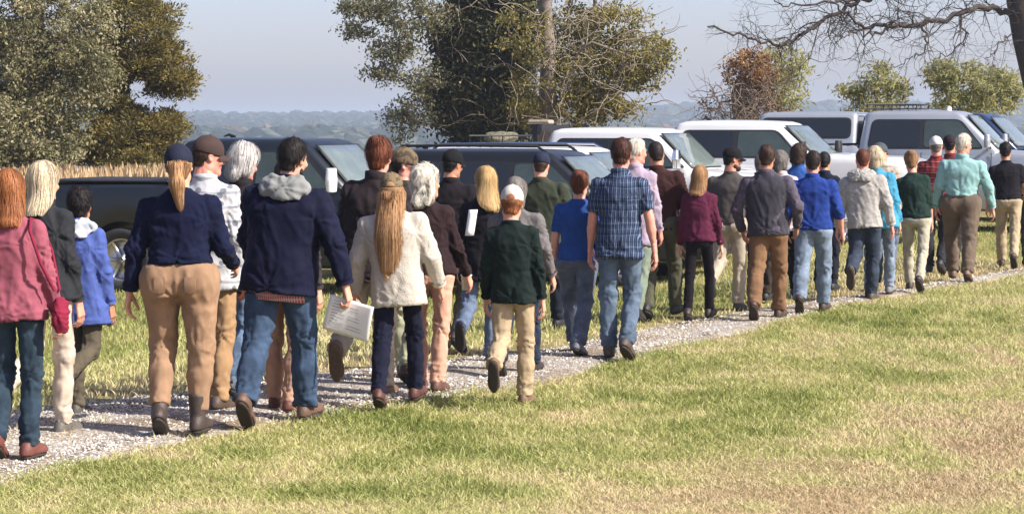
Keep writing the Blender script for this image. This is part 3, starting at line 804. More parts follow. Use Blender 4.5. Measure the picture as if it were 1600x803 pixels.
mk_tree('sapling', 'broad pale green sapling clump below the bare tree at right', 'sapling', [(1520, 240, 0), (1518, 190, 0), (1520, 150, 0), (1520, 100, 0)], 52, [.06, .05, .04, .02],
        [(1525, 130, 52, 60, 30, .7, 1.6), (1472, 118, 52, 24, 22, .4, .6), (1570, 145, 52, 34, 30, .4, 1), (1515, 165, 52, 75, 18, .5, 1.3)], 260, .07, 5600, (bark_pale, lm7), 49, spread=.12, aspect=.3, rmin=.004)

def vines(root, O, region, n, Y, seed, mat, r0=.009, L=1.1):
    R = np.random.RandomState(seed); mb = MB()
    for i in range(n):
        x0, x1, y0, y1 = region; p = at(R.uniform(x0, x1), R.uniform(y0, y1), Y + R.uniform(-.5, .1)) - O
        d = R.randn(3); d[1] *= .3; d[2] += .3; d /= np.linalg.norm(d); pts = [p]
        for q in range(9):
            d = d + R.randn(3) * (.35, .15, .35) + (0, 0, -.07); d /= np.linalg.norm(d); p = p + d * L / 9; pts.append(p)
        mb.tube(pts, np.linspace(r0 * (.6 + .8 * R.rand()), r0 * .4, 10), 4, cap=False)
    o = mb.build('vines', mat, root); o['kind'] = 'stuff'
bark_vine = simple('vine_stem', (.26, .21, .15), .9, var=.35, scale=9)
for nm_, reg_, nn_, yy_, sd_, rr_ in (('vine_clad_tree', (790, 1010, -20, 195), 120, 47.1, 61, .010), ('evergreen_tree', (700, 850, -20, 190), 45, 49.0, 62, .009), ('vine_clad_snag', (1100, 1215, 130, 195), 150, 49.6, 63, .009)):
    rt = bpy.data.objects[nm_]; vines(rt, np.array(rt.location), reg_, nn_, yy_, sd_, bark_vine if nn_ != 150 else bark, rr_, 1.1 if nn_ != 150 else .7)

def bare_tree():
    R = np.random.RandomState(51); Y = 42.0
    limbs = [  # px polylines seen in the photograph, first point on the trunk
        ([(1588, 25, 0), (1550, 8, 0), (1500, 22, -.3), (1440, 42, -.5), (1395, 35, -.6), (1360, 42, -.6), (1330, 30, -.8), (1305, 5, -.9)], .062),
        ([(1588, -20, 0), (1480, -30, .3), (1400, -20, .4), (1340, 2, .5), (1300, 22, .5), (1265, 48, .5), (1225, 72, .4), (1205, 68, .4), (1160, 55, .3), (1100, 42, .2)], .055),
        ([(1340, 0, .5), (1290, 3, .4), (1240, 12, .3), (1200, -8, .2)], .03),
        ([(1500, 22, -.3), (1512, 60, -.2), (1490, 85, -.1), (1460, 92, 0)], .022),
        ([(1440, 42, -.5), (1450, 75, -.6), (1420, 92, -.7), (1390, 108, -.8)], .022),
        ([(1395, 35, -.6), (1370, 55, -.7), (1330, 50, -.9), (1310, 58, -1.0)], .03),
        ([(1592, 60, 0), (1570, 55, -.3), (1555, 80, -.5), (1540, 95, -.7)], .02),
        ([(1588, -60, 0), (1450, -110, .6), (1300, -120, .9)], .08)]
    tr_px = [(1690, 420), (1668, 300), (1645, 200), (1624, 130), (1606, 60), (1597, 0), (1592, -80), (1600, -200)]
    tp = [at(px, py, Y) for px, py in tr_px]; tp[0][2] = float(GZ(tp[0][0], tp[0][1])) - .1
    O = np.array(tp[0]); root = empty('bare_tree', O); tag(root, 'leafless tree at the right edge reaching long bare boughs over the vehicles', 'tree')
    mb = MB(); P = np.array(tp) - O; mb.tube(P, [.42, .36, .31, .29, .29, .28, .22, .15], 14); V = mb.V[0]
    V += (fbm(V * 4, 3) - .5)[:, None] * .1 * R.rand(1); mb.build('trunk', bark_dark, root)
    A = []; lines = []
    for pts, r in limbs:
        Q = np.array([at(a, b, Y + dy) for a, b, dy in pts]) - O
        s = np.linspace(0, 1, len(Q) * 5); ss = np.linspace(0, 1, len(Q))
        L = np.stack([np.interp(s, ss, Q[:, k]) for k in range(3)], -1)
        ker = np.ones(5) / 5; Lp = np.stack([np.convolve(np.pad(L[:, k], 2, mode='edge'), ker, 'valid') for k in range(3)], -1); Lp[0] = L[0]
        Lp[2:] += (R.rand(len(Lp) - 2, 3) - .5) * (.09, .05, .11) + (noise(Lp[2:] * 4) - .5)[:, None] * .10
        lines.append((Lp, np.linspace(r, r * .3, len(Lp))))
    # twigs grown recursively
    def twig(p, d, L, r, lev):
        k = 6; pts = [p]; dd = d.copy()
        for q in range(k):
            dd = dd + R.randn(3) * .28; dd[2] -= .03; dd /= np.linalg.norm(dd); p = p + dd * L / k; pts.append(p)
        mbb.tube(pts, np.linspace(r, r * .35, k + 1), 5 if lev == 0 else 3, cap=False)
        if lev < 2:
            for q in range(2 if lev else 4):
                i = R.randint(1, k); nd_ = dd * .5 + R.randn(3) * .75; nd_[1] *= .6; nd_ /= np.linalg.norm(nd_)
                twig(pts[i], nd_, L * (.45 + .3 * R.rand()), r * .6, lev + 1)
    for li, (l, r) in enumerate(lines):
        mbb = MB(); mbb.tube(l, r, 8)
        for i in range(3, len(l)):
            for _ in range(2 if r[0] < .05 else 3):
                if R.rand() < .30 and li < 7:
                    d = l[min(i + 1, len(l) - 1)] - l[i - 1]; d /= np.linalg.norm(d) + 1e-9
                    d = d * .6 + R.randn(3) * .8; d[1] *= .5; d[2] -= .1; d /= np.linalg.norm(d)
                    twig(l[i], d, .35 + .75 * R.rand(), max(.005, min(.013, r[i] * .4)), 0)
        mbb.build('branch', bark_dark, root)
bare_tree()
# ================================================================= VEHICLES (front towards +x, right side towards -y)
def paint(name, c, metal=0.0, rough=.32):
    m = simple(name, c, rough, metal, .5, var=.05, scale=3, coat=.6 if max(c) > .1 else .15)
    return m
M_glass = simple('tinted_glass', (.012, .014, .016), .04, 0, .8, var=.05, scale=2)
M_glassf = simple('side_glass', (.045, .062, .055), .05, 0, .8, var=.25, scale=3)  # lighter greenish base colour stands in for sky reflection and see-through
M_screen = simple('windshield_glass', (.13, .16, .15), .06, 0, .8, var=.25, scale=2.5)  # pale grey green base imitates the sky reflected in the windshield
M_trim = simple('black_trim', (.015, .015, .016), .55, var=.2, scale=20)
M_tyre = simple('tyre_rubber', (.022, .022, .022), .85, var=.3, scale=20, bump=.5, bscale=60)
M_rim = simple('alloy', (.48, .48, .50), .3, .9, var=.15, scale=12)
M_chrome = simple('chrome', (.75, .75, .76), .12, 1.0, var=.05)
M_lamp = simple('lamp_glass', (.55, .57, .58), .08, 0, .8, var=.2, scale=40)
M_red = simple('tail_lamp', (.35, .01, .01), .12, var=.2, scale=30)
def rounded(poly, r=.06, n=4):
    out = []; P = [np.array(p, float) for p in poly]; k = len(P)
    for i in range(k):
        a, b, c = P[i - 1], P[i], P[(i + 1) % k]
        ra = min(r, .45 * np.linalg.norm(a - b)); rc = min(r, .45 * np.linalg.norm(c - b))
        p = b + (a - b) / np.linalg.norm(a - b) * ra; q = b + (c - b) / np.linalg.norm(c - b) * rc
        for t in np.linspace(0, 1, n): out.append((1 - t) ** 2 * p + 2 * t * (1 - t) * b + t * t * q)
    return np.array(out)
def slab(poly, fn, o0, o1, name, mat, parent):
    """flat panel with thickness: poly 2d, fn(u,v,offset)->3d"""
    n = len(poly)
    A = np.array([fn(u, v, o0) for u, v in poly]); B = np.array([fn(u, v, o1) for u, v in poly])
    c = B.mean(0)
    V = np.vstack([A, B, [c]]); i = np.arange(n); j = (i + 1) % n
    Q = np.stack([i, j, j + n, i + n], -1); T = np.stack([i + n, j + n, np.full(n, 2 * n)], -1)
    me = mesh_np(name, V, Q, T, [mat], parent, smooth=False)
    import bmesh
    bm = bmesh.new(); bm.from_mesh(me.data); bmesh.ops.recalc_face_normals(bm, faces=bm.faces); bm.to_mesh(me.data); bm.free()
    return me
def recalc(o):
    import bmesh
    bm = bmesh.new(); bm.from_mesh(o.data); bmesh.ops.recalc_face_normals(bm, faces=bm.faces); bm.to_mesh(o.data); bm.free(); return o
def lathe(mb, prof, c, n=28, axis='y', sgn=1):
    th = np.linspace(0, 2 * pi, n, endpoint=False); pr = np.array(prof)
    P = np.zeros((n, len(pr), 3)); P[..., 0] = c[0] + pr[None, :, 0] * np.cos(th)[:, None]; P[..., 2] = c[2] + pr[None, :, 0] * np.sin(th)[:, None]; P[..., 1] = c[1] + sgn * pr[None, :, 1]
    mb.grid(P, closeu=True)
def vehicle(name, label, cat, px, Y, yaw, col, kind, dims, extras=None, topy=None):
    L2, hw = dims['L'] / 2, dims['W'] / 2
    belt, roof, hood = dims['belt'], dims['roof'], dims['hood']
    c = at(px, 400, Y); c[2] = float(GZ(c[0], c[1]))
    if topy is not None:       # the ground under each vehicle sets it; only its build height is fitted
        want = (at(px, topy, Y)[2] - c[2]); k = want / roof
    else: k = 1.0
    root = empty(name, c, -radians(yaw)); root.scale = (1, 1, max(.94, min(1.1, k)))
    tag(root, label, cat, 'vehicles parked beyond the path')
    wx = (-L2 + dims.get('rw', 1.05), L2 - dims.get('fw', .95)); wr = dims.get('wr', .40)
    xs = np.unique(np.concatenate([np.linspace(-L2, L2, 60)] + [w + np.linspace(-wr - .07, wr + .07, 15) for w in wx]))
    zb = np.full(len(xs), .34)
    for w in wx:
        d = np.abs(xs - w); a = np.sqrt(np.clip((wr + .06) ** 2 - d ** 2, 0, None)); zb = np.where(d < wr + .06, np.maximum(zb, wr + a * 1.0), zb)
    x_c0, x_c1 = dims['cab'][0], dims['cab'][1]
    rear_z = dims.get('rear', belt + .04)
    zt = np.interp(xs, [-L2, x_c0 - .03, x_c0 + .02, x_c1, x_c1 + .1, L2 - .35, L2 - .08, L2], [rear_z - .02, rear_z, belt, belt, hood, hood - .06, hood - .14, hood - .34])
    zb = np.minimum(zb, zt - .12)
    w_ = hw * np.interp(xs, [-L2, -L2 + .12, L2 - .5, L2 - .12, L2], [.95, 1, 1, .93, .80])
    rows = []
    for f, g in ((0, 0), (.86, 0), (.97, .04), (1.0, .22), (1.005, .5), (.985, .78), (.97, .90), (.93, .97), (.84, 1.0), (.4, 1.012), (0, 1.018)):
        rows.append(np.stack([xs, -w_ * f, zb + (zt - zb) * g], -1))
    P = np.stack(rows, 1)
    Pm = P * (1, -1, 1)
    full = np.concatenate([P[:, ::1], Pm[:, ::-1][:, 1:-1]], 1)
    mb = MB(); n1 = full.shape[1]
    mb.grid(full.transpose(1, 0, 2), closeu=True)
    for e in (0, -1):
        ring = full[e]; cc = ring.mean(0); mb.add(np.vstack([ring, [cc]]), None, [[i, (i + 1) % n1, n1] for i in range(n1)])
    body = recalc(mb.build('body', col, root, sharp=38))
    # cab / greenhouse
    r0, r1 = dims['rooft']; tw = dims.get('tw', .80) * hw; bw = .955 * hw
    def outline(x0, x1, h, rad=.10, bow=.0):
        poly = rounded([(x0, -h), (x1 + 0, -h), (x1 + bow, 0), (x1, h), (x0, h)], rad, 5)
        return poly
    lev = []
    for z, t, ins in ((belt - .10, 0.0, 0), (belt, 0.0, 0), (belt + (roof - belt) * .5, .93 * (roof - belt) * .5 / (roof - .09 - belt), 0), (roof - .09, .93, 0), (roof - .045, .98, .03), (roof - .012, 1.0, .12), (roof, 1.0, .30), (roof + .012, 1.0, .55)):
        x0 = x_c0 + (r0 - x_c0) * t; x1 = x_c1 + (r1 - x_c1) * t; h = bw + (tw - bw) * t
        o = outline(x0 + ins, x1 - ins, max(.05, h - ins * .8), .12, .06 * (1 - ins)); lev.append(np.column_stack([o, np.full(len(o), z)]))
    G = np.stack(lev, 1); mb = MB(); mb.grid(G, closeu=True)
    top = G[:, -1]; mb.add(np.vstack([top, [top.mean(0)]]), None, [[i, (i + 1) % len(top), len(top)] for i in range(len(top))])
    cab = recalc(mb.build('cab', col, root, sharp=50))
    def side(sg):
        def fn(x, z, o):
            t = (z - belt) / (roof - .09 - belt) * .93
            return (x, sg * (bw + (tw - bw) * t + o), z)
        return fn
    zl, zh = belt + .03, roof - .15
    fx = lambda t0, z: t0
    xf = lambda z: x_c1 + (r1 - x_c1) * (z - belt) / (roof - belt)
    xr = lambda z: x_c0 + (r0 - x_c0) * (z - belt) / (roof - belt)
    for sg in (-1, 1):
        fn = side(sg)
        tp = [(xr(zl) + .16, zl), (xf(zl) - .20, zl), (xf(zh) - .14, zh), (xr(zh) + .16, zh)]
        slab(rounded(tp, .10), fn, -.01, .004, 'window_trim', M_trim, cab)
        b = dims['pillar']
        splits = [xr(zl) + .19] + list(b) + [xf(zl) - .25]
        for i in range(len(splits) - 1):
            a0, a1 = splits[i] + (.035 if i else 0), splits[i + 1] - (.035 if i < len(splits) - 2 else 0)
            ul = a0 if i else xr(zh) + .19; ur = a1 if i < len(splits) - 2 else xf(zh) - .18
            slab(rounded([(a0, zl + .03), (a1, zl + .03), (ur, zh - .025), (ul, zh - .025)], .07), fn, -.005, .009, 'side_window', M_glass if i < len(splits) - 2 else M_glassf, cab)
    def front(y, s_, o):
        z = belt + .02 + s_ * (roof - .10 - belt); x = xf(z); nx = (roof - belt); nz = (x_c1 - r1); ln = math.hypot(nx, nz)
        return (x + .055 * (1 - (y / bw) ** 2) * (1 - .3 * s_) + o * nx / ln, y, z + o * nz / ln)
    us = np.linspace(-1, 1, 13)
    def screen(fnn, w0, w1, name):
        for o_, m_, sh in ((.004, M_trim, 1.0), (.010, M_screen if name == 'windshield' else M_glass, .94)):
            U, Sv = np.meshgrid(us * sh, np.linspace(.02, 1, 7) * sh + (1 - sh) * .5, indexing='ij')
            Pp = np.array([[fnn(u * (w0 + (w1 - w0) * s_), s_, o_) for u, s_ in zip(a, b_)] for a, b_ in zip(U, Sv)])
            mb = MB(); mb.grid(Pp); n_ = name + '_trim' if m_ is M_trim else name; o = mb.build(n_, m_, cab)
            sm = o.modifiers.new('t', 'SOLIDIFY'); sm.thickness = .006; sm.offset = 0
    screen(front, bw * .90, tw * .90, 'windshield')
    def back(y, s_, o):
        z = belt + .05 + s_ * (roof - .16 - belt); return (xr(z) - .012 - o, y, z)
    screen(back, bw * .85, tw * .84, 'rear_window')
    # wheels
    for w in wx:
        for sg in (-1, 1):
            y0 = sg * (hw - .13)
            mb = MB(); lathe(mb, [(wr * .62, -.09), (wr * .66, .10), (wr * .9, .125), (wr * .985, .10), (wr, .05), (wr, -.05), (wr * .98, -.10), (wr * .6, -.11)], (w, y0, wr), sgn=sg)
            wo = mb.build('wheel', M_tyre, root)
            mb = MB(); lathe(mb, [(.02, .07), (.06, .075), (.07, .05), (wr * .5, .035), (wr * .60, .06), (wr * .64, .10), (wr * .66, .10)], (w, y0, wr), sgn=sg)
            mb.build('rim', M_trim if dims.get('darkrim') else M_rim, wo)
            mb = MB()
            for a in range(6):
                t = a * pi / 3; d = np.array([cos(t), 0, sin(t)]); p = np.array([w, y0 + sg * .085, wr])
                mb.tube([p + d * .03, p + d * wr * .62], [.030, .024], 6)
            mb.build('spokes', M_rim, wo)
    # seams, handles, mirrors, lamps
    door_x = [dims['pillar'][k] if k < len(dims['pillar']) else None for k in range(len(dims['pillar']))]
    doors = [x_c0 + .12] + [d for d in door_x] + [x_c1 - .12]
    for sg in (-1, 1):
        for d in doors:
            mb = MB(); mb.tube([(d, sg * (hw * 1.0), .5), (d, sg * hw * 1.008, .5 + (belt - .5) * .5), (d, sg * hw * .975, belt - .03)], .006, 4); mb.build('door_seam', M_trim, body)
        for d0, d1 in zip(doors[:-1], doors[1:]):
            if d1 - d0 < .5: continue
            mb = MB(); x = d0 + .08; mb.tube([(x, sg * (hw * 1.0), belt - .15), (x + .03, sg * (hw * 1.0 + .035), belt - .15), (x + .19, sg * (hw * 1.0 + .035), belt - .15), (x + .22, sg * (hw), belt - .15)], .013, 6)
            mb.build('door_handle', dims.get('handle', col), body)
        mx = xf(belt) - .14; big = dims.get('mirror', 1.0)
        mr = MB(); mr.tube([(mx, sg * bw, belt + .06), (mx - .02, sg * (bw + .16), belt + .10)], .025, 6); arm = mr.build('mirror', M_trim, root)
        vv = Vol((-.14, -.16, -.2), (.14, .16, .2), .012); vv.loft([(-.11 * big, .045, .10), (0, .055, .115), (.11 * big, .045, .095)] if False else [(-.11 * big, .045, .10, 0), (0, .055, .115, 0), (.11 * big, .045, .095, 0)], k=.02, p=3)
        V, Q = vv.mesh(); V = V + ((mx - .02), sg * (bw + .25), belt + .17)
        mesh_np('mirror_shell', V, Q, None, [dims.get('mirrorcol', col)], arm)
        # lamps
        hl = MB(); hl.box((L2 - .30, sg * hw * .62 - .14, hood - .34), (L2 - .02, sg * hw * .62 + .14, hood - .16)); o = hl.build('headlight', M_lamp, root, smooth=False); bv = o.modifiers.new('b', 'BEVEL'); bv.width = .03; bv.segments = 3
        tlp = MB(); tlp.box((-L2 - .012, sg * hw * .93 - .05, rear_z - .48), (-L2 + .10, sg * hw * .93 + .055, rear_z - .1)); o = tlp.build('tail_light', M_red, root, smooth=False); bv = o.modifiers.new('b', 'BEVEL'); bv.width = .02; bv.segments = 2
    g = MB()
    for i in range(5): g.box((L2 - .06, -hw * .45, hood - .40 + i * .05), (L2 + .012, hw * .45, hood - .375 + i * .05))
    g.build('grille', M_trim, root, smooth=False)
    for x0, nm in ((L2 - .10, 'front_bumper'), (-L2 - .10, 'rear_bumper')):
        bb = MB(); bb.box((x0, -hw * .93, .42), (x0 + .20, hw * .93, .64)); o = bb.build(nm, dims.get('bumper', M_chrome), root, smooth=False); bv = o.modifiers.new('b', 'BEVEL'); bv.width = .05; bv.segments = 3
    ant = MB(); ant.tube([(r0 + .35, 0, roof + .005), (r0 + .27, 0, roof + .045), (r0 + .20, 0, roof + .02)], [.03, .018, .01], 8); ant.build('antenna', M_trim, root)
    info = dict(root=root, body=body, cab=cab, bw=bw, tw=tw, belt=belt, roof=roof, x0=x_c0, x1=x_c1, r0=r0, r1=r1, L2=L2, hw=hw, rear=rear_z)
    return info
def rails(v, mat, dz=.05):
    for sg in (-1, 1):
        y = sg * (v['tw'] - .10); z = v['roof']
        mb = MB(); x0, x1 = v['r0'] + .15, v['r1'] - .1
        mb.tube([(x0, y, z - .03), (x0 + .12, y, z + dz), ((x0 + x1) / 2, y, z + dz + .01), (x1 - .12, y, z + dz), (x1, y, z - .03)], .018, 8); mb.build('roof_rail', mat, v['root'])
PICK = dict(L=5.85, W=2.03, belt=1.28, roof=1.96, hood=1.22, cab=(-1.02, 1.38), rooft=(-.92, .72), pillar=(.08,), rear=1.38, wr=.41, fw=.98, rw=1.25)
SUVD = dict(L=4.85, W=1.93, belt=1.10, roof=1.74, hood=1.06, cab=(-2.30, 1.15), rooft=(-1.95, .42), pillar=(-1.15, -.10), rear=1.10, wr=.37, rw=1.0, bumper=None)
navy = paint('dark_navy_paint', (.007, .010, .015), 0, .4); blackp = paint('black_paint', (.008, .009, .011), 0, .35)
M_mirror = simple('pale_mirror_shell', (.7, .7, .7), .3)
white = paint('white_paint', (.60, .60, .60), 0, .35); silver = paint('silver_paint', (.37, .395, .43), .4, .35); blue = paint('deep_blue_paint', (.012, .03, .09), .3, .3)
A_ = vehicle('pickup_truck', 'dark navy crew cab pickup at left with its long bed toward the reeds', 'pickup', 433, 28.7, 17, navy, 'pickup', dict(PICK, mirror=1.35, mirrorcol=M_mirror), topy=216)
tn = MB(); tn.box((-A_['L2'] + .06, -A_['hw'] * .86, A_['rear'] + .012), (-1.08, A_['hw'] * .86, A_['rear'] + .045)); o = tn.build('bed_shade_slab', M_trim, A_['root'], smooth=False); bv = o.modifiers.new('b', 'BEVEL'); bv.width = .015  # black slab stands in for the dark, shaded inside of the open bed
B_ = vehicle('suv', 'black suv with low roof rails parked among the heads in the middle', 'suv', 842, 30.4, 19, blackp, 'suv', dict(SUVD, bumper=M_trim), topy=234); rails(B_, M_trim)
C_ = vehicle('suv', 'white suv mostly hidden behind the black suv', 'suv', 886, 32.6, 19, white, 'suv', dict(SUVD, bumper=white), topy=229); rails(C_, M_chrome, .03)
D_ = vehicle('pickup_truck', 'white crew cab pickup in the middle with black post and light bar behind its cab', 'pickup', 974, 35.2, 21, white, 'pickup', dict(PICK, mirror=1.25, hood=1.34, belt=1.34, rear=1.45, mirrorcol=M_chrome), topy=200)
E_ = vehicle('pickup_truck', 'second white pickup with a tall hood in front of the silver one', 'pickup', 1164, 36.2, 21, white, 'pickup', dict(PICK, mirror=1.25, hood=1.48, belt=1.38, roof=2.02, rear=1.5, mirrorcol=M_trim), topy=189)
F_ = vehicle('pickup_truck', 'silver pickup with a canopy on its bed and a black roof rack', 'pickup', 1444, 39.8, 19, silver, 'pickup', dict(PICK, hood=1.34, belt=1.34, roof=2.02, rear=1.45, mirrorcol=silver), topy=173)
G_ = vehicle('pickup_truck', 'deep blue pickup farthest right showing its windshield past the silver cab', 'pickup', 1490, 44.0, 23, blue, 'pickup', dict(PICK, hood=1.36, belt=1.34, roof=2.0), topy=177)
def canopy(v, col):
    x0, x1 = -v['L2'] + .02, v['x0'] - .03; z0, z1 = v['rear'] + .02, v['roof'] - .03; hb, ht = v['hw'] * .93, v['hw'] * .80
    lev = []
    for z, t, ins in ((z0, 0, 0), (z0 + (z1 - z0) * .5, .5, 0), (z1 - .08, .95, 0), (z1 - .03, 1, .03), (z1, 1, .12), (z1 + .012, 1, .4)):
        h = hb + (ht - hb) * t; o = rounded([(x0 + .14 * t + ins, -h + ins * .8), (x1 - ins * .5, -h + ins * .8), (x1 - ins * .5, h - ins * .8), (x0 + .14 * t + ins, h - ins * .8)], .1, 5); lev.append(np.column_stack([o, np.full(len(o), z)]))
    G = np.stack(lev, 1); mb = MB(); mb.grid(G, closeu=True); top = G[:, -1]; mb.add(np.vstack([top, [top.mean(0)]]), None, [[i, (i + 1) % len(top), len(top)] for i in range(len(top))])
    c = recalc(mb.build('canopy', col, v['root'], sharp=50))
    for sg in (-1, 1):
        fn = lambda x, z, o: (x, sg * (hb + (ht - hb) * (z - z0) / (z1 - z0) + o), z)
        slab(rounded([(x0 + .14, z0 + .10), (x1 - .12, z0 + .10), (x1 - .12, z1 - .12), (x0 + .22, z1 - .12)], .09), fn, -.01, .007, 'canopy_window', M_glass, c)
        slab(rounded([(x0 + .11, z0 + .07), (x1 - .09, z0 + .07), (x1 - .09, z1 - .09), (x0 + .19, z1 - .09)], .1), fn, -.01, .003, 'window_trim', M_trim, c)
canopy(F_, silver)
def basket(v, xa, xb, hgt=.14, bars=5):
    z = v['roof'] + .03; w = v['tw'] - .12; mb = MB()
    for zz in (z, z + hgt):
        mb.tube([(xa, -w, zz), (xb, -w, zz), (xb, w, zz), (xa, w, zz), (xa, -w, zz)], .012, 5)
    for x in np.linspace(xa, xb, bars):
        for y in (-w, w): mb.tube([(x, y, z - .05), (x, y, z + hgt)], .010, 5)
        mb.tube([(x, -w, z), (x, w, z)], .009, 5)
    return mb.build('roof_rack', M_trim, v['root'])
basket(F_, -.90, -.05, .07, 7)
basket(C_, -1.25, -.75, .12, 4)
mb = MB(); mb.tube([(.48, -.55, F_['roof'] - .01), (.48, -.55, F_['roof'] + .05), (.48, -.55, F_['roof'] + .075)], [.05, .045, .01], 12); mb.build('roof_beacon', white, F_['root'])
# load strapped on the rack of the white suv
vv = Vol((-.4, -.5, -.1), (.4, .5, .25), .02); vv.ell((0, 0, .05), (.20, .40, .09), .03); vv.cone((-.1, -.25, .07), (.1, .3, .08), .07, .06, .04)
V, Q = vv.mesh(); V = V + (fbm(V * 9, 3) - .5)[:, None] * .05
cr = world = None
o = mesh_np('canvas_bag', V, Q, None, [cloth(rgb(120, 118, 100), 'camo', rgb(80, 76, 60))])
Mw = Matrix.Translation(Vector(C_['root'].location)) @ Matrix.Rotation(C_['root'].rotation_euler[2], 4, 'Z') @ Matrix.Translation((-1.0, 0, (C_['roof'] + .06) * C_['root'].scale[2]))
o.matrix_world = Mw; tag(o, 'drab bundle strapped in the roof rack of the hidden white suv', 'bag')
# black rack with light bar behind the cab of the middle white pickup
mb = MB(); xr_ = D_['x0'] - .16; h_ = D_['hw'] * .72; zt_ = D_['roof'] + .05
for sg in (-1, 1): mb.box((xr_ - .05, sg * h_ - .05, D_['rear'] - .1), (xr_ + .05, sg * h_ + .05, zt_))
mb.box((xr_ - .045, -h_, zt_ - .11), (xr_ + .045, h_, zt_ - .004)); mb.box((xr_ - .03, -h_, D_['rear'] + .1), (xr_ + .03, h_, D_['rear'] + .16))
rk = mb.build('headache_rack', M_trim, D_['root'], smooth=False)
lb = MB(); lb.box((xr_ - .10, -h_ - .10, zt_ + .003), (xr_ + .26, -h_ + .14, zt_ + .07)); o = lb.build('light_bar', simple('amber_lens', (.36, .30, .22), .2), rk, smooth=False); bv = o.modifiers.new('b', 'BEVEL'); bv.width = .03; bv.segments = 3
# ================================================================= PEOPLE
# a neutral figure is 1.75 m tall, faces +y, x to its right
def build_head(h=.0076):
    v = Vol((-.11, -.13, -.16), (.11, .16, .23), h)
    v.ell((0, -.006, .108), (.074, .094, .092), .02)
    v.ell((0, .032, .045), (.058, .062, .082), .03)
    v.cone((-.045, .0, .0), (0, .07, -.022), .022, .02, .03); v.cone((.045, .0, .0), (0, .07, -.022), .022, .02, .03)
    v.cone((-.03, .083, .093), (.03, .083, .093), .010, .010, .015)
    for s in (-1, 1):
        v.ell((s * .031, .1, .074), (.016, .014, .011), .012, 's')
        v.ell((s * .04, .073, .045), (.02, .02, .018), .02)
        v.ell((s * .076, -.006, .066), (.009, .02, .032), .008, R=rot('z', s * -.35))
        v.ell((s * .082, .0, .068), (.006, .009, .015), .006, 's')
    v.cone((0, .092, .078), (0, .113, .047), .008, .0125, .01)
    v.cone((-.012, .1, .042), (.012, .1, .042), .008, .008, .008)
    v.cone((-.02, .09, .019), (.02, .09, .019), .0075, .0075, .006)
    v.cone((-.017, .088, .009), (.017, .088, .009), .0085, .0085, .006)
    v.ell((0, .078, -.022), (.022, .02, .018), .02)
    v.cone((0, -.012, .03), (0, -.028, -.15), .054, .060, .03)
    V, Q = v.mesh(); V = relax(V, Q, 1, .4)
    c = V[Q].mean(1)
    mi = np.zeros(len(Q), int)
    mi[(np.abs(c[:, 0]) < .024) & (c[:, 2] > .001) & (c[:, 2] < .024) & (c[:, 1] > .086)] = 1        # lips
    mb = MB()
    for s in (-1, 1):   # eyes, irises, brows
        th, ph = np.meshgrid(np.linspace(0, pi, 9), np.linspace(0, 2 * pi, 12, endpoint=False), indexing='ij')
        for r, y, k in ((.0115, .080, 2), (.0062, .0865, 3)):
            P = np.stack([s * .031 + r * np.sin(th) * np.cos(ph), y + r * np.cos(th), .073 + r * np.sin(th) * np.sin(ph)], -1)
            mb.grid(P, a=k)
        mb.tube([(s * .016, .097, .091), (s * .032, .096, .096), (s * .047, .085, .09)], [.003, .004, .002], 5, a=4)
    return V, Q, mi, mb
HEADS = {True: build_head(), False: build_head(.0115)}

def build_hand(curl, hh=.0058):
    """right hand: wrist at origin, fingers towards -z, palm faces -x, thumb forward (+y)"""
    v = Vol((-.09, -.07, -.22), (.05, .10, .05), hh)
    v.cone((0, 0, .04), (0, 0, -.01), .026, .025, .012, flat=((1, 0, 0), 1.25))
    v.loft([(-.10, .0135, .042, 0), (-.06, .016, .041, 0), (-.02, .017, .031, 0), (0.01, .02, .026, 0)], k=.012, p=2.4)
    L = [(.034, .040, .026, .020, .0088), (.012, .045, .028, .021, .0092), (-.011, .041, .026, .020, .0088), (-.032, .032, .020, .017, .0078)]
    for j, (y, l1, l2, l3, r) in enumerate(L):
        a = curl * (0.75 + .12 * j); p = np.array([0, y, -.092]); ang = 0.15 + a * .5
        sp = (1.5 - j) * .05
        for l, da in ((l1, a), (l2, a * 1.1), (l3, a * .6)):
            q = p + l * np.array([-sin(ang), sp, -cos(ang)])
            v.cone(p, q, r, r * .92, .004 if l != l1 else .006)
            p = q; r *= .93; ang += da
    p = np.array([-.006, .026, -.03]); q = p + (-.016, .030, -.030); w = q + np.array([-.014 - .01 * curl, .010, -.030]); e = w + np.array([-.012 - .008 * curl, -.002, -.022])
    v.cone(p, q, .016, .0125, .01); v.cone(q, w, .0115, .0105, .005); v.cone(w, e, .010, .0085, .004)
    V, Q = v.mesh(); return relax(V, Q, 1, .3), Q
HANDS = {(True, 'relax'): build_hand(.45), (True, 'grip'): build_hand(1.0), (False, 'relax'): build_hand(.45, .0088), (False, 'grip'): build_hand(1.0, .0088)}

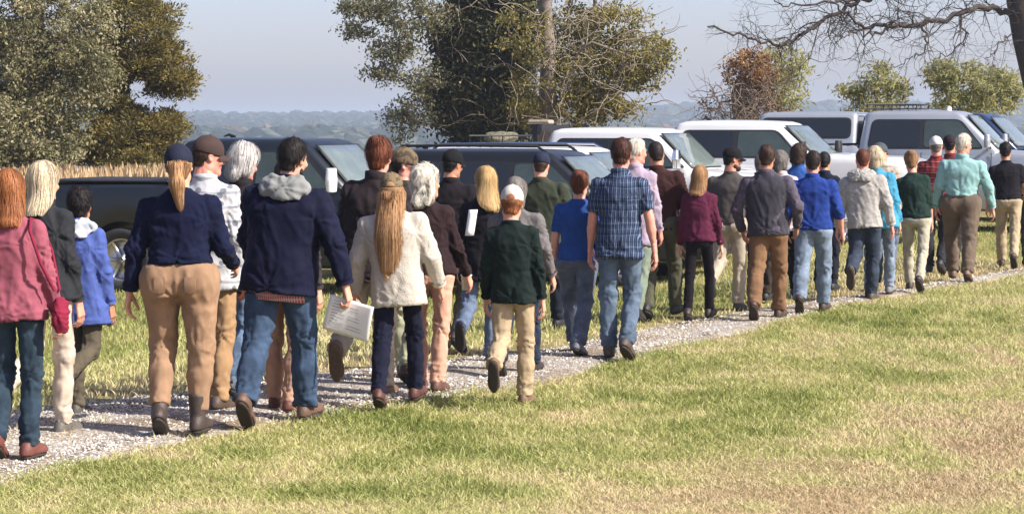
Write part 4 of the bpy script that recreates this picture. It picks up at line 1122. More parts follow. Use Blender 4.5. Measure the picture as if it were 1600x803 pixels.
def build_shoe(kind):
    v = Vol((-.08, -.12, -.12), (.08, .24, .20), .009)
    hi = .15 if kind == 'tallboot' else .02
    v.cone((0, -.005, -.02), (0, -.012, hi), .047, .052 if kind == 'tallboot' else .043, .02, cut=True)
    v.loft([(-.082, .040, .13, .062), (-.06, .044, .135, .062), (-.035, .040, .12, .058), (-.01, .035, .08, .04)], k=.03, p=2.3)
    v.ell((0, .13, -.055), (.046, .062, .034), .03)
    v.ell((0, -.045, -.045), (.036, .036, .05), .02)
    if kind == 'sneaker':
        v.cone((0, .02, -.01), (0, .09, -.03), .028, .03, .02)
    v.plane((0, 0, -1), .068)
    V, Q = v.mesh(); V = relax(V, Q, 1, .4)
    s = Vol((-.08, -.12, -.12), (.08, .24, .0), .009)
    s.loft([(-.09, .043, .14, .064), (-.066, .045, .142, .064)], k=.004, p=2.3)
    if 'boot' in kind:
        s.ell((0, .045, -.094), (.06, .028, .012), .006, 's')
    SV, SQ = s.mesh()
    return (V, Q), (relax(SV, SQ, 1, .3), SQ)
SHOES = {k: build_shoe(k) for k in ('sneaker', 'boot', 'tallboot')}
SHOE_MESH = {}

CAPV = None
def build_cap():
    v = Vol((-.12, -.14, .05), (.12, .14, .26), .007)
    v.ell((0, -.004, .112), (.087, .107, .100), .01)
    v.plane((0, -.12, -1), -.084)
    V, Q = v.mesh(); V = relax(V, Q, 1, .4)
    mb = MB()
    u = np.linspace(-1, 1, 15); w = np.linspace(0, 1, 7)
    U, Wv = np.meshgrid(u, w, indexing='ij')
    for dz in (0, -.004):
        X = U * .078 * (1 - .12 * Wv); Y = .085 * np.sqrt(np.clip(1 - (U * .85) ** 2, 0, 1)) + .075 * Wv * np.sqrt(np.clip(1 - U ** 4 * .9, 0.02, 1))
        Z = .103 - .03 * U ** 2 - .018 * Wv + dz
        mb.grid(np.stack([X, Y, Z], -1), flip=dz == 0)
    return (V, Q), mb
CAP = build_cap()

def follow(vol, P, K, step, lift, g=(0, 0, -1.), wave=0., rng=None, zstop=-9, swirl=None, wfreq=55.):
    """locks of hair run over the hair volume"""
    out = [P.copy()]; g = np.asarray(g, float); ph = rng.rand(len(P)) * 6.28
    D = np.zeros_like(P) + g; lf = .3 + 2.2 * rng.rand(len(P)) ** 2.5
    for k in range(K):
        n = vol.grad(P)
        d = g - n * (n @ g)[:, None]
        d += 0.25 * np.stack([np.zeros(len(P)), -np.sign(P[:, 1] + .03) * 0 - 0.25 * (n[:, 2] > .7), np.zeros(len(P))], -1)
        if swirl is not None: d += swirl(P)
        d = d / (np.linalg.norm(d, axis=1)[:, None] + 1e-6)
        D = .5 * D + .5 * d
        side = np.cross(D, n)
        P = P + step * D + side * (wave * np.sin(ph + wfreq * step * k))[:, None]
        f = vol.sample(P); m = P[:, 2] > zstop
        P = P + n * np.clip((lift * lf - f), -.012, .012)[:, None] * m[:, None]
        out.append(P.copy())
    return np.stack(out, 1)
def locks(mb, T, N0, width, rng, tint=None):
    n, K, _ = T.shape
    t = np.gradient(T, axis=1); sd = np.cross(t, N0[:, None, :].repeat(K, 1)); sd /= (np.linalg.norm(sd, axis=2)[..., None] + 1e-9)
    prof = np.interp(np.linspace(0, 1, K), [0, .15, .7, 1], [.5, 1, .8, .15])
    w = width * (.6 + .8 * rng.rand(n))[:, None, None] * prof[None, :, None]
    A = T - sd * w; B = T + sd * w
    V = np.stack([A, B], 2).reshape(n * K * 2, 3)
    i = (np.arange(n) * K * 2)[:, None] + (np.arange(K - 1) * 2)[None]
    q = np.stack([i, i + 1, i + 3, i + 2], -1).reshape(-1, 4)
    tt = (np.clip(1.5 * (noise(T[:, 1] * 34 + 5) - .5) + .22 + .5 * rng.rand(n), 0, 1) if tint is None else tint)[:, None].repeat(K * 2, 1).ravel()
    mb.add(V, q, a=tt)

def make_hair(style, rng, cap=False, length=0.0, hh=.0085):
    """hair volume in the head frame"""
    v = Vol((-.2, -.26, -.62 if length > .2 else -.3), (.2, .16, .34), hh)
    th = {'short': .008, 'crop': .004, 'wavy': .02, 'curly': .03, 'long': .015, 'pony': .008, 'bun': .012, 'bob': .026, 'shag': .024, 'bald': .003, 'mop': .016}[style]
    v.ell((0, -.008, .110), (.074 + th, .092 + th, .092 + th * .9), .01)
    v.cone((0, -.04, .06), (0, -.045, .025), .058 + th, .045 + th * .7, .02)
    # keep the face and ears free
    fy = {'short': .058, 'crop': .05, 'bald': -.03}.get(style, .062)
    ax = [(v.lo[k] + v.h * np.arange(v.n[k])).astype(np.float32) for k in range(3)]
    Y = ax[1][None, :, None]; Z = ax[2][None, None, :]
    lim = np.where(Z > .15, fy + (Z - .15) * .4, np.interp(Z, [.0, .05, .09, .15], [-.025, -.012, .02, fy]))
    v.F = np.maximum(v.F, (Y - lim) * .8)
    zb = {'short': .0, 'crop': .005, 'bald': .02, 'mop': -.01}.get(style, -.01)
    v.F = np.maximum(v.F, zb - Z)
    if style == 'bald': v.F = np.maximum(v.F, Z - .125)
    if style in ('curly', 'bob'):
        w = .05 if style == 'curly' else .035
        for s in (-1, 1):
            v.cone((s * .06, -.02, .10), (s * .075, -.045, -.03 - length * .3), w, w * .9, .03)
        v.cone((0, -.055, .12), (0, -.075, -.04 - length * .4), .075, .06, .03)
    if style in ('long',):
        L = length
        v.loft([(.10, .084, .07, -.03), (.0, .094, .064, -.05), (-.09, .094, .040, -.082), (-.12 - L * .3, .088, .028, -.125), (-.1 - L * .7, .066, .022, -.145), (-.1 - L * .9, .042, .016, -.148), (-.1 - L, .03, .012, -.15)], k=.03)
        v.F = np.maximum(v.F, (Y - np.interp(Z, [-.6, .0, .05, .12, .2], [-.01, -.005, .0, .04, .09])) * .8)
    if style == 'wavy':
        v.loft([(.10, .085, .075, -.025), (0, .092, .07, -.04), (-.08, .095, .055, -.07), (-.10 - length, .075, .04, -.105)], k=.03)
        v.F = np.maximum(v.F, (Y - np.interp(Z, [-.6, .0, .05, .12, .2], [-.0, .0, .01, .045, .09])) * .8)
    if style == 'pony':
        v.cone((0, -.09, .085), (0, -.135, .06), .022, .030, .015)
        v.cone((0, -.135, .06), (0, -.15, -.04), .034, .040, .02); v.cone((0, -.15, -.04), (.01, -.165, -.10 - length), .038, .014, .02)
    if style == 'bun':
        v.ell((0, -.095, .16), (.045, .04, .045), .012); v.cone((0, -.08, .1), (0, -.08, .02), .04, .02, .03)
    if style == 'shag':
        for s in (-1, 1): v.cone((s * .055, -.03, .10), (s * .062, -.05, .0), .045, .035, .03)
        v.cone((0, -.06, .10), (0, -.08, -.02), .055, .045, .03)
    if style == 'pile':
        pass
    if cap:
        v.F = np.maximum(v.F, np.minimum(Z - .098, 1) * .9 + 0 * Y)
    V, Q = v.mesh()
    N = vnormals(V, Q)
    amp = {'curly': .012, 'short': .010, 'crop': .002, 'wavy': .010, 'long': .005, 'shag': .010, 'bob': .01, 'mop': .013, 'bun': .012, 'pony': .006}.get(style, .003)
    off = rng.rand(3) * 20
    f = 26 if style in ('curly', 'mop', 'shag', 'short', 'bun') else 18
    V = V + N * ((fbm(V * (f, f, f * (.35 if style in ('long', 'pony', 'wavy') else 1)) + off, 2) - .5) * 2 * amp)[:, None]
    base_t = .05 + .35 * fbm(V * (60, 60, 14) + off, 2)
    n = {'long': 2600, 'wavy': 2200, 'curly': 2000, 'bob': 800, 'pony': 1800, 'bun': 1800, 'shag': 1900, 'mop': 1900, 'short': 1700, 'crop': 900, 'bald': 350}[style]
    K, st = {'long': (9, .045 * max(.5, length / .35)), 'wavy': (8, .03), 'pony': (7, .022 + length * .06), 'curly': (6, .016), 'bob': (7, .018), 'mop': (5, .012), 'shag': (6, .016), 'bun': (5, .016)}.get(style, (4, .012))
    n = int(n * (.5 if hh > .01 else 1.2))
    pick = rng.randint(0, len(V), n); P = V[pick]
    if style in ('long', 'wavy', 'pony'):
        P = P[P[:, 2] > (-.02 - .5 * length * (rng.rand(len(P))))]
    N0 = v.grad(P)
    sw = None
    if style in ('curly', 'mop'):
        sw = lambda p: (np.stack([noise(p * 40 + off), noise(p * 40 + 9 + off), noise(p * 40 + 17 + off)], -1) - .5) * 3.0
    T = follow(v, P, K, st, {'short': .006, 'shag': .008, 'mop': .008, 'curly': .008, 'bun': .006}.get(style, .004), rng=rng, wave={'wavy': .004, 'long': .0038, 'pony': .0035, 'curly': .004}.get(style, .001), swirl=sw)
    mb = MB(); mb.add(V, Q, a=base_t)
    locks(mb, T, N0, {'short': .0011, 'crop': .0008, 'bald': .0008}.get(style, .0011), rng)
    return mb

SKIN = {'fair': rgb(205, 150, 126), 'pink': rgb(208, 142, 122), 'tan': rgb(178, 124, 96), 'dark': rgb(120, 78, 56)}
HAIRC = {'white': rgb(215, 206, 190), 'silver': rgb(190, 186, 180), 'grey': rgb(120, 114, 108), 'blonde': rgb(190, 158, 108), 'ginger': rgb(150, 94, 56),
         'auburn': rgb(104, 58, 38), 'brown': rgb(66, 48, 38), 'dark': rgb(30, 25, 24), 'darkbrown': rgb(46, 35, 30), 'reddark': rgb(70, 42, 34), 'sandy': rgb(162, 124, 86), 'straw': rgb(198, 182, 152)}

def fold_disp(V, N, kind, rng, J, sc=1.0):
    """creases of the cloth as real relief"""
    off = rng.rand(3) * 25
    def ridge(P, k=2): return 1.08 - (np.abs(fbm(P, k) - .5) * 3.2) ** .75
    w = sum(np.exp(-((V - j) ** 2).sum(1) / (s_ * s_)) * a_ for j, s_, a_ in J)
    def rays(P, j, s_, k):       # creases running out from a point of tension
        q = P - j; r = np.sqrt((q ** 2).sum(1)); a = np.arctan2(q[:, 2], q[:, 0])
        f = ridge(np.stack([a * k + off[0], r * 2.0 + np.sign(q[:, 1]) * 7 + 20, np.full_like(a, j[0] * 30 + 40)], -1), 1)
        return (f - .55) * np.exp(-(r / s_) ** 2) * np.clip(r / .05, 0, 1)
    if kind == 'trousers':
        drape = (fbm(V * (11, 11, 2.2) + off, 2) - .5) * .016
        q = V @ rot('x', .35).T
        r1 = ridge(q * (7, 7, 24) + off + 5); r2 = ridge((V @ rot('y', .8).T) * (9, 9, 19) + off + 9)
        r3 = ridge((V @ rot('y', .25).T) * (16, 16, 5) + off + 21)
        d = drape * .8 + (r1 - .62) * .017 * np.clip(w - .05, 0, 1.0) + (r2 - .62) * .010 * (.25 + w) + (r3 - .62) * .007
        for j, s_, a_ in J: d = d + rays(V, j, s_ * 1.5, 2.6) * .013 * min(1, a_ * 2)
        return V + N * (d * sc)[:, None]
    if kind == 'shirt':
        drape = (fbm(V * (9, 9, 2.4) + off, 2) - .5) * .020
        r1 = ridge((V @ rot('y', .6).T) * (8, 8, 19) + off + 5); r2 = ridge((V @ rot('y', -.7).T) * (8, 8, 17) + off + 13)
        r3 = ridge((V @ rot('y', .3).T) * (15, 15, 4.5) + off + 21)
        d = drape * .7 + (r1 - .62) * .015 * np.clip(w + .1, 0, 1.1) + (r2 - .62) * .013 * (.2 + w) + (r3 - .62) * .008
        for j, s_, a_ in J: d = d + rays(V, j, s_ * 1.9, 2.8) * .014
        return V + N * (d * sc)[:, None]
    return V

POSES = {   # thigh pitch, knee bend, foot pitch (toe down +) for left, right
    'Lback':  ((-16, 22, 42), (14, 4, -4)),     # left leg trailing, heel up
    'Rback':  ((14, 4, -4), (-16, 22, 42)),
    'Llift':  ((-8, 62, 66), (6, 6, 0)),        # left foot swung up behind, sole seen
    'Rlift':  ((6, 6, 0), (-8, 62, 66)),
    'Lpass':  ((8, 34, 30), (0, 4, 0)),
    'Rpass':  ((0, 4, 0), (8, 34, 30)),
    'Lfwd':   ((20, 10, -6), (-12, 14, 22)),
    'Rfwd':   ((-12, 14, 22), (20, 10, -6)),
    'stand':  ((4, 5, 0), (-5, 5, 4)),
}
ARMS = {    # swing fwd, abduct, elbow, medial
    'down': (0, 9, 12, 0.0), 'fwd': (18, 8, 24, .1), 'back': (-20, 8, 10, 0), 'front': (12, 14, 75, .5), 'bent': (5, 16, 60, .25), 'away': (-6, 20, 10, -.1),
    'pocket': (-8, 24, 48, .45), 'pack': (10, 12, 95, .35)}

def person(cx, ty, fy, label, yaw=14, hx=None, w=1.0, depth=1.0, pose='Lback', la='down', ra='down', skin='fair',
           hair=('short', 'brown'), cap=None, top=None, hem=None, sleeve='long', pants=None, shoe=('sneaker', (.05, .045, .04)),
           lean=3, head=(0, 0), hips=1.0, tuck=False, seed=None, extra=None, legw=1.0, hand='relax', flare=0.0, pantkind='plain', chest=1.0, headroll=0.0,
           collar=True, pocketp=True, glasses=False, shoewear=None, hairlen=.2, beard=None, Yd=None, hood=None, vest=None, sleevemat=None, headsc=1.0):
    rv = np.random.RandomState(int(cx * 3 + fy) % 7919)
    if pose == 'stand': pose = ['stand', 'Lfwd', 'Rfwd', 'Lpass', 'Rpass', 'Lback', 'Rback', 'Lfwd'][rv.randint(8)]
    if abs(head[0]) < 5 and rv.rand() < .25: head = (head[0] + rv.choice([-30, 32]), head[1])
    head = (head[0] + rv.uniform(-11, 11), head[1] + rv.uniform(-1, 9)); headroll = headroll + rv.uniform(-4, 4); lean = lean + rv.uniform(-2, 3)
    if la == 'down': la = (rv.uniform(-16, 10), rv.uniform(7, 12), rv.uniform(8, 24), 0)
    if ra == 'down': ra = (rv.uniform(-12, 16), rv.uniform(7, 12), rv.uniform(8, 24), 0)
    rng = np.random.RandomState(seed if seed is not None else int(cx * 7 + ty) % 9999)
    g = on_ground(cx, fy - 4, 0.0)
    Y = g[1] if Yd is None else Yd
    near = Y < 18
    base = at(cx, fy, Y); base[2] = GZ(base[0], base[1])
    root = empty('person', base, -radians(yaw))
    tag(root, label, 'person', 'people walking along the gravel path')
    # ---------------- pose
    thigh, shin, ank = .42, .42, .085
    w_l = .085 + .012 * (hips - 1) * 5
    legs = []
    for s, (a, b, c) in zip((-1, 1), POSES[pose]):
        a, b, c = radians(a), radians(b), radians(c)
        hip = np.array([s * w_l * hips, 0, 0]); kn = hip + thigh * np.array([s * .02, sin(a), -cos(a)])
        an = kn + shin * np.array([-s * .035, sin(a - b), -cos(a - b)])
        low = min((an + rot('x', -c) @ np.array(q))[2] for q in ((0, -.07, -.09), (0, .19, -.09), (0, .12, -.09)))
        legs.append([hip, kn, an, c, low, s])
    hz = -min(l[4] for l in legs)
    for l in legs:
        for k in (0, 1, 2): l[k] = l[k] + (0, 0, hz)
    H = np.array([0, 0, hz])
    RT = rot('x', -radians(lean))
    roll = 0.0
    tl = lambda x, y, z: H + RT @ np.array([x, y, z])         # torso frame, z from the hip joint
    if hx is not None:
        roll = math.atan((hx - cx) / max(1, (fy - ty) * .42)); RT = rot('y', roll) @ RT
        tl = lambda x, y, z: H + RT @ np.array([x, y, z])
    piv = tl(0, .012, .602)
    RH = rot('z', -radians(head[0])) @ rot('x', -radians(head[1])) @ rot('y', roll * .4 + radians(headroll))
    topz = piv[2] + .2 + (.012 if cap else 0) + (.015 if hair[0] in ('curly', 'wavy', 'bob', 'shag', 'mop', 'long') else 0)
    want = CAMH + (ray(cx, ty) * (Y / ray(cx, ty)[1]))[2] - base[2]
    sc = want / topz; root.scale = (sc,) * 3
    base_z = lambda py: ((CAMH + (ray(cx, py) * (Y / ray(cx, py)[1]))[2]) - base[2]) / sc
    hemz = (.80 if hem is None else base_z(hem)) - hz         # torso frame
    # ---------------- arms
    ch = chest * w
    arms = []
    for s, spec in ((-1, la), (1, ra)):
        sw, ab, eb, md = ARMS[spec] if isinstance(spec, str) else spec
        sw, ab, eb = radians(sw), radians(ab), radians(eb)
        sh = tl(s * (.158 + .035 * (ch - 1) * 4 * .35) * max(.9, min(1.15, ch)), -.008, .428)
        u = np.array([s * sin(ab), sin(sw) * cos(ab), -cos(sw) * cos(ab)])
        f = np.array([s * (sin(ab) * .6 - md), sin(sw + eb), -cos(sw + eb)]); f /= np.linalg.norm(f)
        el = sh + .272 * u; wr = el + .242 * f
        arms.append((s, sh, el, wr, u, f))
    # ---------------- body (one skin surface: trunk, limbs, head, hands)
    bm_V, bm_Q, bm_mi = [], [], []; n0 = 0
    def addb(V, Q, mi=0):
        nonlocal n0
        bm_V.append(V); bm_Q.append(Q + n0); bm_mi.append(np.full(len(Q), mi) if np.isscalar(mi) else mi); n0 += len(V)
    armw = max(.92, min(1.25, w))
    allp = np.array([p for l in legs for p in l[:3]] + [p for a_ in arms for p in a_[1:4]] + [piv])
    v = Vol(allp.min(0) - .16, allp.max(0) + .16, .020)
    v.loft([(-.08, .13 * hips, .09, -.01), (.05, .125 * hips, .085, -.01), (.2, .11 * w, .075, 0), (.36, .13 * w, .085, 0), (.45, .12 * w, .06, -.01), (.52, .05, .05, -.01)], RT, H, k=.04)
    v.cone(tl(0, -.015, .5), piv + (0, -.01, .02), .056, .052, .02)
    for s, sh, el, wr, u, f in arms:
        v.cone(tl(s * .06, -.01, .455), sh, .03, .040, .03)
        ka = .74 if sleeve == 'long' else 1.0
        v.cone(sh, el, .048 * armw * ka, .038 * armw * ka, .02); v.cone(el, el + .35 * (wr - el), .038 * armw * ka, .039 * armw * ka, .015); v.cone(el + .35 * (wr - el), wr, .039 * armw * ka, .024, .015)
    for hip, kn, an, c, low, s in legs:
        v.cone(hip, kn, .064, .040, .03); v.cone(kn, an, .040, .033, .02)
    V, Q = v.mesh(); addb(relax(V, Q, 2, .5), Q)
    hV, hQ, hmi, hmb = HEADS[near or bool(glasses)]
    hs = headsc * (.985 if w > .9 else .96)
    Tm = lambda P: (P * hs) @ RH.T + piv
    addb(Tm(hV), hQ, hmi)
    eV = np.vstack(hmb.V); eA = np.concatenate(hmb.A); eQ = np.vstack(hmb.Q)
    addb(Tm(eV), eQ, eA[eQ[:, 0]].astype(int))
    eT = np.vstack(hmb.T) if hmb.T else None
    hT = None if eT is None else eT + (n0 - len(eV)); hTm = None if eT is None else eA[eT[:, 0]].astype(int)
    hand_frames = []
    for i, (s, sh, el, wr, u, f) in enumerate(arms):
        kind = hand if isinstance(hand, str) else hand[i]
        V, Q = HANDS[(near, kind)]; V = V * 1.02
        if s < 0: V = V * (-1, 1, 1); Q = Q[:, ::-1]
        z = -f; x = np.array([1., 0, 0]) - z * z[0]
        if abs(z[0]) > .7: x = np.array([0, -s, 0.]) - z * (-s * z[1])
        x /= np.linalg.norm(x); y = np.cross(z, x)
        R = np.stack([x, y, z], 1)
        addb(V @ R.T + wr + f * .004, Q)
        hand_frames.append((wr, R))
    Vb = np.vstack(bm_V); Qb = np.vstack(bm_Q); mib = np.concatenate(bm_mi)
    hairc = HAIRC[hair[1]] if hair[1] in HAIRC else hair[1]
    body_m = [skinmat(SKIN[skin]), simple('lips', tuple(v_ * k_ for v_, k_ in zip(SKIN[skin], (.85, .6, .6))), .4), simple('eye_white', rgb(225, 220, 212), .2),
              simple('iris', rgb(60, 45, 35), .2), simple('brow', tuple(v_ * .8 for v_ in hairc), .8)]
    if hT is not None:
        mesh_np('body', Vb, Qb, hT, body_m, root, mi=np.concatenate([mib, hTm]))
    else: mesh_np('body', Vb, Qb, None, body_m, root, mi=mib)
    # ---------------- trousers
    pm = cloth(pants, pantkind)
    lw = legw * (1 + (w - 1) * .35)
    lo = np.array([l[k] for l in legs for k in (0, 1, 2)])
    v = Vol(lo.min(0) - (.17 * hips + .07, .2, .02), lo.max(0) + (.17 * hips + .07, .2, .24), .0118 if near else .0165)
    wz = max(.14, hemz + .05) if not tuck else hemz + .02
    wz = min(wz, .17)
    v.loft([(-.10, .135 * hips, .105 * depth, -.02), (-.02, .168 * hips, .125 * depth, -.022), (.06, .165 * hips * (1 + .3 * (w - 1)), .118 * depth, -.014), (wz, .140 * (w + hips) * .5, .105 * depth * (.4 + .6 * w), 0)], rot('x', -radians(lean * .4)), H, k=.05)
    for hip, kn, an, c, low, s in legs:
        v.cone(hip + (0, -.022, -.01), hip + (s * .0, -.028, -.04), .092 * hips * lw, .090 * hips * lw, .05)
        v.cone(hip + (0, -.005, -.03), kn, .088 * hips * lw, .066 * lw, .035)
        end = kn + (an - kn) * 1.0 + np.array([0, 0, .0]); 
        tuckin = shoewear == 'tall'
        if tuckin: end = kn + (an - kn) * .90
        d_ = (an - kn) / np.linalg.norm(an - kn)
        v.cone(kn, kn + (end - kn) * .45, .066 * lw, .064 * lw + flare * .3 - .003, .03)
        v.cone(kn + (end - kn) * .45, end + d_ * (.02 if not tuckin else 0), .064 * lw + flare * .3 - .003, (.060 + flare if not tuckin else .052) * (lw if lw > 1 else lw ** .6), .03, cut=True)
    if not tuck:
        zz_ = (v.lo[2] + v.h * np.arange(v.n[2]))[None, None, :]
        v.F = v.F + (np.clip((zz_ - (H[2] + hemz + .005)) / .03, 0, 1) * .045).astype(np.float32)
    V, Q = v.mesh(); V = relax(V, Q, 1, .4); N = vnormals(V, Q)
    J = [(l[1] + (0, -.03, 0), .14, .65) for l in legs] + [(l[2] + (0, 0, .05), .13, .95 if shoewear != 'tall' else .15) for l in legs] + [(H + (0, -.1, -.12), .12, .5)]
    V = fold_disp(V, N, 'trousers', rng, J, 1.0 if lw > .85 else .55)
    tr = mesh_np('trousers', V, Q, None, [pm], root)
    if pocketp and (hemz > .03 or tuck):
        for s in (-1, 1):
            patch(v, tr, 'pocket', s * .078 * hips, H[2] - .03, .066, .085, pm, .0035 + .004)
    # ---------------- shoes
    kind, sc_ = shoe[0], shoe[1]
    if shoewear == 'tall': kind = 'tallboot'
    for hip, kn, an, c, low, s in legs:
        (sV, sQ), (oV, oQ) = SHOES[kind]
        R = rot('z', -s * .12) @ rot('x', -c)
        ks = (kind, sc_, )
        if ks not in SHOE_MESH:
            a_ = mesh_np('shoe', sV, sQ, None, [simple('shoe_upper', sc_, .6, var=.25, scale=22, bump=.3, bscale=90)], link=False)
            b_ = mesh_np('sole', oV, oQ, None, [simple('shoe_sole', shoe[2] if len(shoe) > 2 else rgb(48, 42, 36), .85, var=.3, scale=60)], link=False)
            SHOE_MESH[ks] = (a_.data, b_.data); bpy.data.objects.remove(a_); bpy.data.objects.remove(b_)
        a_, b_ = SHOE_MESH[ks]
        o = bpy.data.objects.new('shoe', a_); COL.objects.link(o); o.parent = root
        o.matrix_local = Matrix.Translation(Vector(an)) @ Matrix(R.tolist()).to_4x4()
        q = bpy.data.objects.new('sole', b_); COL.objects.link(q); q.parent = o
    # ---------------- shirt / jacket
    tk, tc_ = top[0], top[1]
    loose = {'tee': .010, 'shirt': .014, 'jacket': .028, 'sweater': .018, 'fleece': .034, 'hoodie': .026, 'cardigan': .02, 'raincoat': .036}[tk]
    tm = cloth(tc_, top[2] if len(top) > 2 else {'fleece': 'fleece', 'raincoat': 'rain', 'jacket': 'rain'}.get(tk, 'plain'), top[3] if len(top) > 3 else None)
    sm = tm if sleevemat is None else sleevemat
    def torso(v, extra_, hz_, top_=.535, flr=0.0):
        hw = float(np.interp(hz_, [-.15, -.02, .06, .15], [.172 * hips, .172 * hips, .163 * hips, .145 * (w * .6 + hips * .4)]))
        e = extra_
        v.loft([(hz_, (hw if not tuck else .138 * (w * .7 + hips * .3)) + e + flr, .112 * depth * (.5 + .5 * w) + e + flr * .6, -.012 if hz_ < .08 else 0),
                (max(hz_ + .04, .16), .139 * w + e + flr * .5, .105 * depth * (.4 + .6 * w) + e, .002), (.28, .152 * ch + e, .110 * depth + e, 0), (.37, .163 * ch + e, .112 * depth + e, -.004),
                (.44, .146 * ch + e * .7, .086 * depth + e * .6, -.012), (.48, .100 * ch + e * .4, .070 + e * .45, -.018), (.512, .070 + e * .25, .062 + e * .25, -.016), (top_, .058 + e * .2, .058 + e * .25, -.014)], RT, H, k=.03, p=2.35)
    ap = np.array([p for a_ in arms for p in a_[1:4]] + [tl(-.26 * max(ch, hips), -.2, hemz - .04), tl(.26 * max(ch, hips), .2, .58)])
    v = Vol(ap.min(0) - .09, ap.max(0) + .09, .0105 if near else .0145)
    torso(v, loose, hemz, flr=.012 if tk in ('raincoat', 'shirt', 'jacket', 'cardigan') and not tuck else 0)
    for s, sh, el, wr, u, f in arms:
        v.cone(tl(s * .065, -.014, .462), sh, .044, .046 + loose * .5, .035)
        r0, r1, r2 = .048 * armw + loose * .5, .043 * armw + loose * .5, .033 * armw + loose * .42
        if sleeve == 'long':
            v.cone(sh, el, r0, r1, .03); v.cone(el, el + .93 * (wr - el), r1, r2, .02, cut=True)
        elif sleeve == 'short':
            v.cone(sh, sh + u * .21, r0, r0 + .004, .03, cut=True)
        elif sleeve == 'half':
            v.cone(sh, el, r0, r1, .03); v.cone(el, el + .35 * (wr - el), r1, r1 - .002, .02, cut=True)
        elif sleeve == 'none':
            v.cone(sh, sh + u * .03, r0, r0 - .004, .03, cut=True)
    vsh = v
    V, Q = v.mesh(); V = relax(V, Q, 1, .4); N = vnormals(V, Q)
    J = [(a_[2], .10, .8) for a_ in arms] + [(a_[1] + (0, -.03, -.09), .10, .5) for a_ in arms] + [(tl(0, -.1, hemz + .04), .16, .45)] + [(a_[3], .08, .6) for a_ in arms]
    V = fold_disp(V, N, 'shirt', rng, J, .7 if tk in ('tee', 'fleece') else 1.0)
    nm = {'tee': 't_shirt', 'shirt': 'shirt', 'jacket': 'jacket', 'sweater': 'sweater', 'fleece': 'fleece_pullover', 'hoodie': 'hoodie', 'cardigan': 'cardigan', 'raincoat': 'raincoat'}[tk]
    if vest is not None: nm = 'shirt'
    shirt = mesh_np(nm, V, Q, None, [tm], root)
    if sleeve == 'long' and tk in ('fleece', 'sweater', 'raincoat', 'jacket', 'shirt', 'hoodie', 'cardigan'):
        mb = MB()
        for s, sh, el, wr, u, f in arms:
            r2 = .033 * armw + loose * .42
            c0 = el + .90 * (wr - el)
            mb2 = MB(); mb2.tube([c0, c0 + f * .012, c0 + f * .03], [r2 * .98, r2 + .003, r2 * .93], 14)
            mb2.build('cuff', tm, shirt)
    if collar:
        mb = MB(); th = np.linspace(0, 2 * pi, 26)[:-1]
        rows = []
        kz = {'shirt': .036, 'jacket': .05, 'raincoat': .05}.get(tk, .02)
        for (dr, dz) in ((-.006, -.02), (.002, .0), (.004, kz), (-.002, kz + .003), (-.006, kz - .004)):
            a_ = .070 + dr + loose * .2; b_ = .070 + dr + loose * .2
            rows.append(np.stack([a_ * np.cos(th), b_ * np.sin(th) - .014, .515 + dz + .010 * -np.sin(th) * 1.0 + 0 * th], -1))
        P = np.stack(rows, 1) @ RT.T + H
        mb.grid(P, closeu=True); mb.build('collar', tm, shirt)
    if hood is not None:
        vv = Vol(tl(-.22, -.26, .38), tl(.22, .18, .64) + (0, .05, .05), .011)
        vv.loft([(.42, .11, .04, -.12), (.47, .15, .06, -.10), (.53, .135, .06, -.075), (.575, .10, .035, -.055)], RT, H, k=.03)
        for s in (-1, 1): vv.cone(tl(s * .125, -.06, .50), tl(s * .075, .06, .48), .036, .022, .03)
        vv.ell(tl(0, -.04, .60), (.085, .055, .06), .02, 's')
        V, Q = vv.mesh(); V = relax(V, Q, 1, .4); V = fold_disp(V, vnormals(V, Q), 'shirt', rng, [(tl(0, -.1, .5), .2, .6)], 1.0)
        mesh_np('hood', V, Q, None, [hood], shirt)
    if vest is not None:
        v2 = Vol(tl(-.25, -.2, hemz - .02) - .03, tl(.25, .2, .58) + .03, .0118)
        torso(v2, loose + .014, hemz - .01)
        for s, sh, el, wr, u, f in arms: v2.cone(sh + u * .02, sh + u * .02 + (s * .09, 0, 0), .062, .09, .01, 's')
        V, Q = v2.mesh(); V = relax(V, Q, 1, .4); V = fold_disp(V, vnormals(V, Q), 'shirt', rng, J[4:5], 1.0)
        mesh_np('vest', V, Q, None, [vest], root)
    # ---------------- hair and head wear
    Hm = lambda P: (np.asarray(P) * hs) @ RH.T + piv
    hb = make_hair(hair[0], rng, cap is not None, hairlen, .0085 if near else .0115)
    hm_ = hairmat(hairc)
    for i_ in range(len(hb.V)): hb.V[i_] = Hm(hb.V[i_])
    if hair[0] in ('long', 'wavy', 'pony', 'curly'):      # hair falls over the back, not through it
        A_ = hb.V[0]; zs_ = np.arange(A_[:, 2].min(), piv[2] + .01, .02); dl_ = []
        for z_ in zs_:
            m_ = np.abs(A_[:, 2] - z_) < .03
            yc = A_[m_, 1].mean() if m_.any() else -.1; xc = A_[m_, 0].mean() if m_.any() else 0
            ys_ = np.arange(-.4, .1, .006); q_ = np.stack([np.full_like(ys_, xc), ys_, np.full_like(ys_, z_)], -1)
            ins = vsh.sample(q_) < 0
            yb = ys_[ins].min() if ins.any() else .2
            dl_.append(min(0, yb - .004 - yc))
        dl_ = np.convolve(np.pad(dl_, 2, mode='edge'), np.ones(5) / 5, 'valid')
        for i_ in range(len(hb.V)):
            hb.V[i_][:, 1] += np.interp(hb.V[i_][:, 2], zs_, dl_, right=0 if len(dl_) == 0 else dl_[-1] * 0) 
    hb.build('hair', hm_, root, attr=True)
